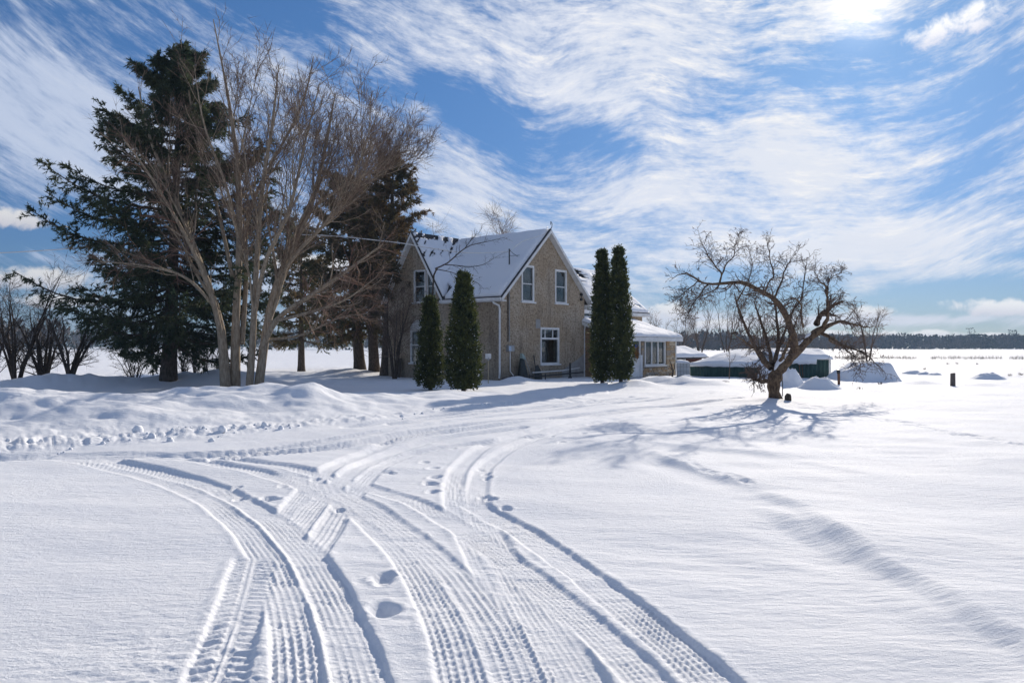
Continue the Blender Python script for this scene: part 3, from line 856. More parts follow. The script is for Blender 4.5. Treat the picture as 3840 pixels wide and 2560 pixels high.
# gable wall: plane y = 0 seen from -y
def pl_gable(a, z, d): return (a, d, z)
def hole_px(px0, px1, py0, py1, axis, val):
    p = ray_local((px0 + px1) / 2, py0, axis, val)
    q0 = ray_local(px0, py0, axis, val); q1 = ray_local(px1, py1, axis, val); q2 = ray_local((px0 + px1) / 2, py1, axis, val)
    k = 1 - axis
    lo, hi = sorted((q0[k], q1[k]))
    return (lo, hi, q2.z, p.z)
GH = [hole_px(1955, 2002, 994, 1131, 1, 0.0), hole_px(2081, 2124, 1012, 1137, 1, 0.0), hole_px(2026, 2096, 1228, 1364, 1, 0.0)]
gtop = lambda a: EAVE + ROOF_T * (HWID / 2 - abs(a - HWID / 2)) - 0.05
mb = wall_strips([0, HWID / 2, HWID], gtop, -0.6, GH, pl_gable)
# front wall: plane x = 0 seen from -x, with the cross gable
def pl_front(a, z, d): return (d, a, z)
CT = (RIDGE - EAVE) / CGH
def ftop(a):
    return max(EAVE - 0.02, RIDGE - CT * abs(a - YG) - 0.05)
FH = [hole_px(1601, 1634, 1010, 1132, 0, 0.0), hole_px(1553, 1597, 1012, 1134, 0, 0.0), hole_px(1540, 1602, 1236, 1360, 0, 0.0)]
mf = wall_strips([0, YG - CGH, YG, YG + CGH, HLEN], ftop, -0.6, FH, pl_front)
mb.add(mf.v, mf.f)
# back and far walls
mb.add([(HWID, 0, -.6), (HWID, HLEN, -.6), (HWID, HLEN, EAVE), (HWID, 0, EAVE)], [(0, 1, 2, 3)])
mb.add([(0, HLEN, -.6), (HWID, HLEN, -.6), (HWID, HLEN, EAVE), (HWID / 2, HLEN, RIDGE - .05), (0, HLEN, EAVE)], [(0, 1, 2, 3, 4)])
me = mb.mesh('wall'); link('wall', me, M_STUCCO, house)
rm = MB(); rm.box((0.9, 0.9, -0.5), (6.2, 7.4, 4.3)); rm.box((0.75, 2.6, 4.32), (6.4, 4.5, 4.4)); rm.build('dark_backing', M_UNLIT_ROOM, house)  # solid near-black boxes stand in for the unlit interior behind the panes

C = lambda *a: [a]
window(pl_gable, GH[0], house, 'double', [(0.03, 0.97, 0.02, 0.98, 'flat')])
window(pl_gable, GH[1], house, 'double', [(0.72, 0.98, 0.0, 0.5, 'flat')])
window(pl_gable, GH[2], house, 'transom', [(0.35, 0.62, 0.0, 0.72, 'tied'), (0.84, 1.0, 0.0, 0.72, 'flat'), (0.40, 0.55, 0.76, 1.0, 'flat')])
window(pl_front, FH[0], house, 'double', None, 0.06)
window(pl_front, FH[1], house, 'double', None, 0.075)
window(pl_front, FH[2], house, 'cross', [(0.6, 1.0, 0.0, 1.0, 'flat')], 0.075)
# white arched head above the lower front window
h = FH[2]; cx = (h[0] + h[1]) / 2; rw = (h[1] - h[0]) / 2
arc = [pl_front(cx + rw * math.cos(t), h[3] + 0.02 + 0.5 * math.sin(t), -0.035) for t in np.linspace(0, math.pi, 14)]
MB().prism(arc, (0.03, 0, 0)).build('window_arch', M_WHITE, house)
# patched cement and cracks are real thin layers on the gable
p0 = ray_local(2009, 1196, 1, 0); p1 = ray_local(2026, 1231, 1, 0)
M_CEMENT = material('cement_patch', (0.36, 0.355, 0.345), 0.95, (0.29, 0.28, 0.265), 3, bump=0.3)
MB().box((p0.x, -0.012, p1.z), (p1.x - 0.01, 0.0, p0.z)).build('cement_patch', M_CEMENT, house)
q = [ray_local(*p, 1, 0) for p in [(2108, 1392), (2135, 1368), (2168, 1345), (2191, 1325), (2191, 1420), (2108, 1420)]]
MB().prism([(v.x, -0.012, v.z) for v in q], (0, 0.011, 0)).build('cement_patch', M_CEMENT, house)

# roof slabs -----------------------------------------------------------
def slab(pts, th):      # pts: 4 top points; th: thickness downwards
    mb = MB(); mb.hexa([(x, y, z - th) for x, y, z in pts] + [tuple(p) for p in pts]); return mb
OV = 0.38
def rz(x): return EAVE + ROOF_T * (HWID / 2 - abs(x - HWID / 2))
XE0, XE1 = -OV, HWID + OV
Ye0, Ye1 = -0.36, HLEN + 0.3
XR = HWID / 2
roof = MB()
roof.hexa(slab([(XE0, Ye0, rz(XE0)), (XR, Ye0, rz(XR)), (XR, YG - CGH + 0.12, rz(XR)), (XE0, YG - CGH + 0.12, rz(XE0))], 0.10).v)
roof.hexa(slab([(0.06, YG - CGH + 0.12, rz(0.06)), (XR, YG - CGH + 0.12, rz(XR)), (XR, Ye1, rz(XR)), (0.06, Ye1, rz(0.06))], 0.10).v)
roof.hexa(slab([(XR, Ye0, rz(XR)), (XE1, Ye0, rz(XE1)), (XE1, Ye1, rz(XE1)), (XR, Ye1, rz(XR))], 0.10).v)
RC = RIDGE + 0.012
def cz(y): return RC - CT * abs(y - YG)
cg = MB()
y0, y1 = YG - CGH - 0.18, YG + CGH + 0.18
cg.hexa(slab([(-0.35, YG, cz(YG)), (XR, YG, cz(YG)), (XR, y0, cz(y0)), (-0.35, y0, cz(y0))], 0.10).v)
cg.hexa(slab([(-0.35, YG, cz(YG)), (-0.35, y1, cz(y1)), (XR, y1, cz(y1)), (XR, YG, cz(YG))], 0.10).v)
rf = roof.build('roof', M_SHINGLE, house)
cgo = cg.build('cross_gable_roof', M_SHINGLE, house)

def snow_sheet(name, P, nu, nv, parent, thick=0.11, keep=None, seed=0, edge=0.12, noise_amp=0.03):
    """pillow of snow over a roof quad P (4 corners): closed sheet with rounded thin edges"""
    P = [np.array(p, float) for p in P]
    u, v = np.meshgrid(np.linspace(0, 1, nu), np.linspace(0, 1, nv))
    Q = (P[0] * ((1 - u) * (1 - v))[..., None] + P[1] * (u * (1 - v))[..., None] + P[2] * (u * v)[..., None] + P[3] * ((1 - u) * v)[..., None])
    lu = np.linalg.norm(P[1] - P[0]); lv = np.linalg.norm(P[3] - P[0])
    ed = np.minimum(np.minimum(u, 1 - u) * lu, np.minimum(v, 1 - v) * lv)
    ed = np.maximum(ed + 0.05 * perlin(u * lu * 1.7 + seed, v * lv * 1.7) - 0.01, 0)
    hh = thick * np.sqrt(np.clip(ed / edge, 0.0, 1)) + noise_amp * fbm(u * lu * 0.9 + seed, v * lv * 0.9, 3) * (ed > 0)
    hh = np.maximum(hh, 0.004)
    nrm = np.cross(P[1] - P[0], P[3] - P[0]); nrm = nrm / np.linalg.norm(nrm)
    if nrm[2] < 0: nrm = -nrm
    top = Q + nrm * hh[..., None]
    idx = np.arange(nu * nv).reshape(nv, nu)
    q = np.stack([idx[:-1, :-1], idx[:-1, 1:], idx[1:, 1:], idx[1:, :-1]], -1)
    if keep is not None:
        uu = (u[:-1, :-1] + u[1:, 1:]) / 2; vv = (v[:-1, :-1] + v[1:, 1:]) / 2
        k = keep(uu, vv); q = q[k]
    else: q = q.reshape(-1, 4)
    V = top.reshape(-1, 3)
    me = mesh_np(name, V, q.reshape(-1, 4))
    o = link(name, me, SNOW, parent, smooth=True)
    # a skirt so the sheet has depth
    md = o.modifiers.new('depth', 'SOLIDIFY'); md.thickness = 0.03; md.offset = -1 if True else 1
    return o
e = 0.05
snow_sheet('roof_snow', [(XE0 + 0.02, Ye0 + 0.10, rz(XE0 + .02)), (XR, Ye0 + 0.10, rz(XR)), (XR, Ye1 - e, rz(XR)), (XE0 + 0.02, Ye1 - e, rz(XE0 + .02))], 50, 50, rf, 0.12, keep=lambda u, v: ~((v > 0.435) & (u < (v - 0.30) * 1.15) & (u < 0.9)) , seed=1)
snow_sheet('roof_snow', [(XR, Ye0 + 0.10, rz(XR)), (XE1 - .02, Ye0 + 0.10, rz(XE1 - .02)), (XE1 - .02, Ye1 - e, rz(XE1 - .02)), (XR, Ye1 - e, rz(XR))], 30, 30, rf, 0.12, seed=2)
def melted(u, v):     # bare shingle streaks below the cross-gable ridge
    n = fbm(u * 5.0 + v * 2.0, v * 9.0 + u * 6.0, 3)
    return ~((n > 0.05 + 0.75 * v + 0.35 * (u - 0.25)) & (v < 0.55) | ((v < 0.10) & (n > -0.18)))
snow_sheet('roof_snow', [(-0.29, YG - .02, cz(YG - .02)), (XR, YG - .02, cz(YG - .02)), (XR, y0 + .04, cz(y0 + .04)), (-0.29, y0 + .04, cz(y0 + .04))], 60, 60, cgo, 0.09, keep=melted, seed=3)
snow_sheet('roof_snow', [(-0.29, YG + .02, cz(YG + .02)), (XR, YG + .02, cz(YG + .02)), (XR, y1 - .04, cz(y1 - .04)), (-0.29, y1 - .04, cz(y1 - .04))], 20, 20, cgo, 0.09, seed=4)

# rake fascia, soffit boards, gutter
def rake(name, xa, za, xb, zb, y, h, t):
    mb = MB(); mb.hexa([(xa, y, za - h), (xb, y, zb - h), (xb, y + t, zb - h), (xa, y + t, za - h), (xa, y, za), (xb, y, zb), (xb, y + t, zb), (xa, y + t, za)])
    return mb.build(name, M_WHITE, rf)
rake('fascia', XE0 - 0.005, rz(XE0) - 0.055, XR, rz(XR) - 0.055, Ye0 - 0.03, 0.17, 0.028)
rake('fascia', XR + 0.002, rz(XR) - 0.055, XE1 + 0.005, rz(XE1) - 0.055, Ye0 - 0.03, 0.17, 0.028)
for (xa, xb) in ((XE0, XR), (XR, XE1)):     # soffit under the rake overhang, board by board
    n = 22
    for k in range(n):
        f0, f1 = k / n, (k + 0.94) / n
        x0, x1 = xa + (xb - xa) * f0, xa + (xb - xa) * f1
        mb = MB(); dz = 0.115
        mb.hexa([(x0, Ye0, rz(x0) - dz - .02), (x1, Ye0, rz(x1) - dz - .02), (x1, -0.004, rz(x1) - dz - .02), (x0, -0.004, rz(x0) - dz - .02), (x0, Ye0, rz(x0) - dz), (x1, Ye0, rz(x1) - dz), (x1, -0.004, rz(x1) - dz), (x0, -0.004, rz(x0) - dz)])
        mb.build('soffit_board', M_WHITE, rf)
mb = MB(); mb.hexa([(XE1 - 0.02, Ye0, rz(XE1) - .36), (HWID + 0.002, Ye0, rz(XE1) - .36), (HWID + 0.002, 1.2, rz(XE1) - .36), (XE1 - 0.02, 1.2, rz(XE1) - .36), (XE1 - 0.02, Ye0, rz(XE1) - .14), (HWID + 0.002, Ye0, rz(XE1) - .12), (HWID + .002, 1.2, rz(XE1) - .12), (XE1 - 0.02, 1.2, rz(XE1) - .14)])
mb.build('eave_return', M_WHITE, rf)
g = MB()
g.hexa([(XE0 - 0.10, Ye0 + .02, rz(XE0) - 0.19), (XE0 + .02, Ye0 + .02, rz(XE0) - 0.21), (XE0 + .02, YG - CGH - .1, rz(XE0) - 0.21), (XE0 - 0.10, YG - CGH - .1, rz(XE0) - 0.19), (XE0 - 0.13, Ye0 + .02, rz(XE0) - 0.05), (XE0 + .0, Ye0 + .02, rz(XE0) - 0.06), (XE0 + 0, YG - CGH - .1, rz(XE0) - 0.06), (XE0 - 0.13, YG - CGH - .1, rz(XE0) - 0.05)])
g.build('gutter', M_WHITE, rf)
sb = MB(); sb.box((XE0 + 0.03, Ye0 + .03, rz(XE0) - 0.22), (-0.003, YG - CGH - 0.1, rz(XE0) - 0.16)); sb.build('eave_soffit', M_WHITE, rf)
ds = MB()
ds.tube([(XE0 - 0.05, 0.18, rz(XE0) - 0.2), (XE0 - 0.02, 0.14, rz(XE0) - 0.3), (-0.10, 0.06, rz(XE0) - 0.42), (-0.06, 0.05, rz(XE0) - 0.6), (-0.06, 0.05, 0.35), (-0.10, 0.05, 0.12)], 0.05, 8)
ds.build('downspout', M_WHITE, house, smooth=True)
# cross gable rakes
for sgn in (-1, 1):
    ye = YG + sgn * (CGH + 0.18)
    mb = MB(); x = -0.40
    mb.hexa([(x, YG, cz(YG) - .25), (x, ye, cz(ye) - .25), (x + .03, ye, cz(ye) - .25), (x + .03, YG, cz(YG) - .25), (x, YG, cz(YG) - .06), (x, ye, cz(ye) - .06), (x + .03, ye, cz(ye) - .06), (x + .03, YG, cz(YG) - .06)])
    mb.build('fascia', M_WHITE, cgo)
    mb = MB(); d = .12
    mb.hexa([(-.36, YG, cz(YG) - d - .02), (-.36, ye, cz(ye) - d - .02), (-0.004, ye, cz(ye) - d - .02), (-0.004, YG, cz(YG) - d - .02), (-.36, YG, cz(YG) - d), (-.36, ye, cz(ye) - d), (-.004, ye, cz(ye) - d), (-.004, YG, cz(YG) - d)])
    mb.build('soffit', M_WHITE, cgo)

# electrical: conduit, meter box, mast, service head on the far corner, antenna
xm = ray_local(1905, 1300, 1, 0).x
mt = ray_local(1905, 1010, 1, 0)
MB().tube([(xm - 0.06, -0.05, 1.9), (xm - 0.06, -0.05, rz(xm) - 0.25)], 0.022, 6).build('conduit', M_DARKMETAL, house)
MB().tube([(xm + 0.05, -0.05, 1.9), (xm + 0.05, -0.05, rz(xm) - 0.25)], 0.026, 6).build('conduit', M_GREYMETAL, house)
MB().tube([(xm + 0.10, -0.05, 1.5), (xm + 0.10, -0.05, 0.45), (xm + 0.3, -0.2, 0.15), (xm + 0.7, -0.35, 0.1)], 0.028, 6).build('conduit', M_WHITE, house)
mbx = MB(); mbx.box((xm - 0.13, -0.16, 1.42), (xm + 0.30, -0.004, 1.72)).build('meter_box', M_GREYMETAL, house)
MB().box((xm - 0.12, -0.166, 1.46), (xm + 0.06, -0.161, 1.68)).build('meter_label', M_PLASTICBLUE, house)
mastx, masty = 1.25, 0.55
mz = rz(mastx)
m_ = MB(); m_.tube([(mastx, masty, mz - 0.1), (mastx, masty, mz + 0.95)], 0.035, 6)
m_.tube([(mastx, masty, mz + .9), (mastx + .1, masty - .15, mz + .72), (mastx + .25, masty - .35, mz + .55)], 0.012, 5); m_.tube([(mastx, masty, mz + .6), (mastx + .3, masty - .42, mz + .62)], 0.012, 5)
m_.build('service_mast', M_DARKMETAL, house)
an = MB(); pk = (XR, Ye0 + 0.1, RIDGE)
an.tube([(XR + .1, Ye0 + .1, RIDGE + 0.0), (XR + .2, Ye0 + .1, RIDGE + .12), (XR + .22, Ye0 + .1, RIDGE + .3), (XR + .12, Ye0 + .1, RIDGE + .38), (XR + .1, Ye0 + .1, RIDGE + .22)], [0.03, 0.02, 0.02, 0.03, 0.02], 6)
an.build('ridge_finial', M_DARKMETAL, house)
sh = MB(); c = ray_local(2176, 1105, 1, 0)
sh.tube([(c.x, -0.07, c.z - .35), (c.x, -0.07, c.z + .1)], 0.02, 6); sh.box((c.x - .05, -0.11, c.z - .32), (c.x + .07, -0.004, c.z - .2)); sh.box((c.x - .05, -.11, c.z - .05), (c.x + .09, -0.004, c.z + .06))
sh.build('wall_bracket', M_DARKMETAL, house)

# rear wing -----------------------------------------------------------
WX0, WX1, WY0, WY1, WE, WR = HWID, 14.5, 0.8, 6.8, 4.05, 6.55
wm = (WY0 + WY1) / 2
mb = MB()
mb.add([(WX0, WY0, -.6), (WX1, WY0, -.6), (WX1, WY0, WE), (WX0, WY0, WE)], [(0, 1, 2, 3)])
mb.add([(WX1, WY0, -.6), (WX1, WY1, -.6), (WX1, WY1, WE), (WX1, wm, WR - .05), (WX1, WY0, WE)], [(0, 1, 2, 3, 4)])
mb.add([(WX0, WY1, -.6), (WX1, WY1, -.6), (WX1, WY1, WE), (WX0, WY1, WE)], [(0, 1, 2, 3)])
link('wing_wall', mb.mesh('wing_wall'), M_STUCCO, house)
wt = (WR - WE) / (wm - WY0)
wz = lambda y: WR - wt * abs(y - wm)
wr = MB()
ya, yb, xa, xb = WY0 - .35, WY1 + .35, WX0 - 3.2, WX1 + .35
wr.hexa(slab([(xa, ya, wz(ya)), (xb, ya, wz(ya)), (xb, wm, wz(wm)), (xa, wm, wz(wm))], .12).v)
wr.hexa(slab([(xa, wm, wz(wm)), (xb, wm, wz(wm)), (xb, yb, wz(yb)), (xa, yb, wz(yb))], .12).v)
wro = wr.build('wing_roof', M_SHINGLE, house)
def wkeep(u, v):
    n = fbm(u * 7, v * 10 + u * 4, 3)
    return ~((n > 0.24) & (v > 0.62) & (v < 0.93)) & ~((n > 0.30) & (u > .8))
snow_sheet('roof_snow', [(xa, ya + .02, wz(ya + .02)), (xb - .04, ya + .02, wz(ya + .02)), (xb - .04, wm, wz(wm)), (xa, wm, wz(wm))], 60, 50, wro, 0.12, keep=wkeep, seed=7, noise_amp=0.05)
MB().box((WX0 - .01, ya - .03, wz(ya) - .22), (xb, ya - .003, wz(ya) - .04)).build('fascia', M_WHITE, wro)
MB().box((WX0 + .02, ya, wz(ya) - .24), (WX1 + .3, WY0 - .004, wz(ya) - .2)).build('eave_soffit', M_WHITE, wro)
# upper side porch clad in white between the gable corner and the wing
mb = MB(); mb.box((WX0 + .004, WY0 - .06, 2.9), (WX0 + 2.6, WY0 - .004, WE - .12)); mb.build('siding', M_SIDING, house)
def pl_wing(a, z, d): return (a, WY0 - .06 + d, z)
for (a0, a1) in ((WX0 + .35, WX0 + .75), (WX0 + 1.0, WX0 + 1.5), (WX0 + 1.7, WX0 + 2.2)):
    mb = MB(); pbox(mb, pl_wing, a0, a1, 3.15, WE - .3, -0.02, -0.004); w = mb.build('window', GLASS, house)
    fr = MB(); pbox(fr, pl_wing, a0 - .05, a0, 3.1, WE - .25, -.035, -.004); pbox(fr, pl_wing, a1, a1 + .05, 3.1, WE - .25, -.035, -.004); pbox(fr, pl_wing, a0, a1, 3.1, 3.15, -.035, -.004); fr.build('frame', M_WHITE, w)
MB().tube([(WX0 - .02, WY0 - .16, WE - .2), (WX0 + .1, WY0 - .25, 3.3), (WX0 - .06, -.08, 3.0), (WX0 - .06, -.08, 2.75)], .05, 6).build('downspout', M_WHITE, house, smooth=True)

# annex -----------------------------------------------------------
AX0, AX1, AY0, AE, AT = HWID, 12.7, -2.5, 2.10, 3.20
az_ = lambda y: AE + (AT - AE) * (y - (AY0 - .3)) / (WY0 - (AY0 - .3))
def pl_annex(a, z, d): return (a, AY0 + d, z)
AW = hole_px(2417, 2494, 1274, 1369, 1, AY0)
AD = hole_px(2366, 2400, 1268, 1425, 1, AY0); AD = (AD[0], AD[1], 0.0, AD[3])
annex = wall_strips([AX0, AX1], lambda a: AE + .04, -.6, [AW, AD], pl_annex)
annex.add([(AX1, AY0, -.6), (AX1, WY0, -.6), (AX1, WY0, az_(WY0) - .1), (AX1, AY0, AE)], [(0, 1, 2, 3)])
annex.add([(AX0, AY0, -.6), (AX0, 0.0, -.6), (AX0, 0.0, az_(0) - .08), (AX0, AY0, AE)], [(0, 1, 2, 3)])
aw = link('annex_wall', annex.mesh('annex_wall'), M_MORTAR, house)
window(pl_annex, AW, house, 'triple', [(0.02, 0.10, 0, 1, 'flat'), (0.93, 0.99, 0, 1, 'flat')], 0.09)
# cards lying in the annex window
for (f, g_) in ((0.12, .68), (0.12, .25), (0.46, .68), (.46, .2), (.76, .70), (.78, .22), (.5, .45), (.8, .5)):
    a = AW[0] + (AW[1] - AW[0]) * (f + .04); z = AW[2] + (AW[3] - AW[2]) * g_
    mb = MB(); pbox(mb, pl_annex, a, a + .16, z, z + .16, .10, .105).build('paper_card', M_WHITE, house)
mb = MB(); pbox(mb, pl_annex, AX0 + .6, AX1 - .1, -.5, 2.0, 0.9, 0.95); mb.build('dark_backing', M_UNLIT_ROOM, house)  # near-black sheet painting the indoor shade behind the annex window
# door with storm glass and a dried wreath
dr = MB(); pbox(dr, pl_annex, AD[0], AD[0] + .09, 0, AD[3], -.03, .08); pbox(dr, pl_annex, AD[1] - .09, AD[1], 0, AD[3], -.03, .08); pbox(dr, pl_annex, AD[0] + .09, AD[1] - .09, AD[3] - .12, AD[3], -.03, .08); pbox(dr, pl_annex, AD[0] + .09, AD[1] - .09, 0, 1.02, .0, .06)
door = dr.build('door', M_WHITE, house)
mb = MB(); pbox(mb, pl_annex, AD[0] + .09, AD[1] - .09, 1.02, AD[3] - .12, .03, .036).build('pane', GLASS, door)
M_WREATH = material('dried_wreath', (0.26, 0.12, 0.03), 0.9, (0.36, 0.19, 0.06), 20)
rg = np.random.default_rng(4)
ca = (AD[0] + AD[1]) / 2
pp = np.stack([ca + rg.normal(0, .08, 160), np.full(160, AY0 - .05) - rg.random(160) * .06, 1.32 + rg.normal(0, .16, 160)], 1)
v, f = leaves(pp, rg.normal(size=(160, 3)), .12, .03, rg)
link('wreath', mesh_np('wreath', v, f), M_WREATH, door)
MB().box((ca - .1, AY0 - .04, 1.62), (ca + .12, AY0 - .028, 1.78)).build('blue_bow', material('blue_ribbon', (0.03, 0.10, 0.35), .6), door)
MB().box((AD[0] - .30, AY0 - .05, 0), (AD[0] - .02, AY0 - .004, AD[3])).build('door_sidelight', M_SIDING, house)
MB().box((AD[1] + .01, AY0 - .05, 0), (AD[1] + .20, AY0 - .004, 1.2)).build('door_trim', M_SIDING, house)
# stones, one by one
shared = {}
def stone_mesh(l, hgt, k):
    key = (round(l, 1), round(hgt, 2), k)
    if key not in shared:
        mb = MB(); l_, h_ = key[0], key[1]
        r = random.Random(hash(key)); j = lambda: r.uniform(-.012, .012)
        mb.hexa([(j() + .01, 0, j()), (l_ + j() - .01, 0, j()), (l_, .03, 0), (0, .03, 0), (.01 + j(), 0, h_ + j()), (l_ - .01 + j(), 0, h_ + j()), (l_, .03, h_), (0, .03, h_)])
        me = mb.mesh('stone'); me.materials.append(M_STONES[k]); shared[key] = me
    return shared[key]
rs = random.Random(8); z = 0.02
while z < AE - .06:
    hh = rs.choice([.10, .12, .14, .16]); x = AX0 + .9
    while x < AX1 - .08:
        l = rs.choice([.2, .3, .3, .4, .5])
        if x + l > AX1 - .06: l = round(AX1 - .06 - x, 1)
        if l < .1: break
        blocked = any(x < hb[1] + .12 and x + l > hb[0] - (.32 if hb is AD else .1) and z < hb[3] + .02 and z + hh > hb[2] - .09 for hb in (AW, AD))
        if blocked: x += .05; continue
        o = bpy.data.objects.new('stone', stone_mesh(l - 0.0, hh - .015, rs.choice([0, 0, 1, 1, 2, 3]))); COL.objects.link(o)
        o.parent = aw; o.location = (x, AY0 - .028 - rs.random() * .012, z)
        x += l + .012
    z += hh
# plank side wall
z = 0.0; k = 0
while z < 2.9:
    ymax = -0.01; ztop = z + .205
    # clip planks under the sloping roof
    ystart = AY0 + .02
    lim = AY0 - .3 + (ztop + .12 - AE) / (AT - AE) * (WY0 - AY0 + .3)
    ystart = max(ystart, lim)
    if ystart < -0.15:
        mb = MB(); mb.box((AX0 - .035 - .01 * (k % 2), ystart, z), (AX0 - .003, ymax, z + .19)); mb.build('plank', M_LOG, aw)
    z += .205; k += 1
MB().box((AX1 - .07, AY0 - .06, -.4), (AX1 + .03, AY0 - .031 + .03, AE)).build('corner_trim', M_WHITE, house)
MB().box((AX0 - .09, AY0 - .05, -.4), (AX0 - .0, AY0 + .02, AE)).build('corner_trim', M_WHITE, house)
MB().box((AX0 - .05, -.08, -.4), (AX0 - .003, -.012, 2.75)).build('corner_trim', M_WHITE, house)
ar = MB()
ya, yb, xa, xb = AY0 - .3, WY0 - .002, AX0 - .22, AX1 + .3
ar.hexa(slab([(xa, ya, az_(ya) + .1), (xb, ya, az_(ya) + .1), (xb, -0.04, az_(-0.04) + .1), (xa, -0.04, az_(-0.04) + .1)], .1).v)
ar.hexa(slab([(AX0 + .01, -.04, az_(-.04) + .1), (xb, -.04, az_(-.04) + .1), (xb, yb, az_(yb) + .1), (AX0 + .01, yb, az_(yb) + .1)], .1).v)
aro = ar.build('annex_roof', M_SHINGLE, house)
snow_sheet('roof_snow', [(xa - .02, ya - .05, az_(ya) + .1), (xb + .03, ya - .05, az_(ya) + .1), (xb + .03, yb - .07, az_(yb) + .1), (xa - .02, yb - .07, az_(yb) + .1)], 60, 40, aro, .17, seed=12, noise_amp=.07, edge=.3)
MB().box((xa, ya - .03, az_(ya) - .14), (xb, ya - .002, az_(ya) + .07)).build('fascia', M_WHITE, aro)
MB().box((xa, ya, az_(ya) - .06), (xb, AY0 - .004, az_(ya) - .02)).build('eave_soffit', M_WHITE, aro)
mb = MB(); mb.hexa([(xa - .03, ya, az_(ya) - .1), (xa, ya, az_(ya) - .1), (xa, -.02, az_(-.02) - .1), (xa - .03, -.02, az_(-.02) - .1), (xa - .03, ya, az_(ya) + .08), (xa, ya, az_(ya) + .08), (xa, -.02, az_(-.02) + .08), (xa - .03, -.02, az_(-.02) + .08)]); mb.build('fascia', M_WHITE, aro)

# ------------------------------------------------------------------ trees
def limb_from(pts, n=12):
    """pts: rows x,y,z,r"""
    q = resample(np.array(pts, float), n)
    return q[:, :3], q[:, 3]

def twigs(P, per, lo, hi, w, rng, up=.25, spread=.8):
    """fine end twigs as slivers along the branches P"""
    p, d, _ = along(P, per, rng, .12, 1.0)
    d = norm(d + rng.normal(size=d.shape) * spread * .6 + np.array([0, 0, up]))
    return needles(p, d, rng.uniform(lo, hi, len(p)), w * rng.uniform(.7, 1.3, len(p)), rng)

def tree_root(name, xy, label, cat='tree', group=None):
    z = gz(*xy)
    return empty(name, (xy[0], xy[1], z), 0, label, cat, group)

def part_mesh(name, parts, m, parent, smooth=True):
    v, f = join(parts)
    v = v - np.array(parent.location)[None]
    return link(name, mesh_np(name, v, f), m, parent, smooth=smooth)

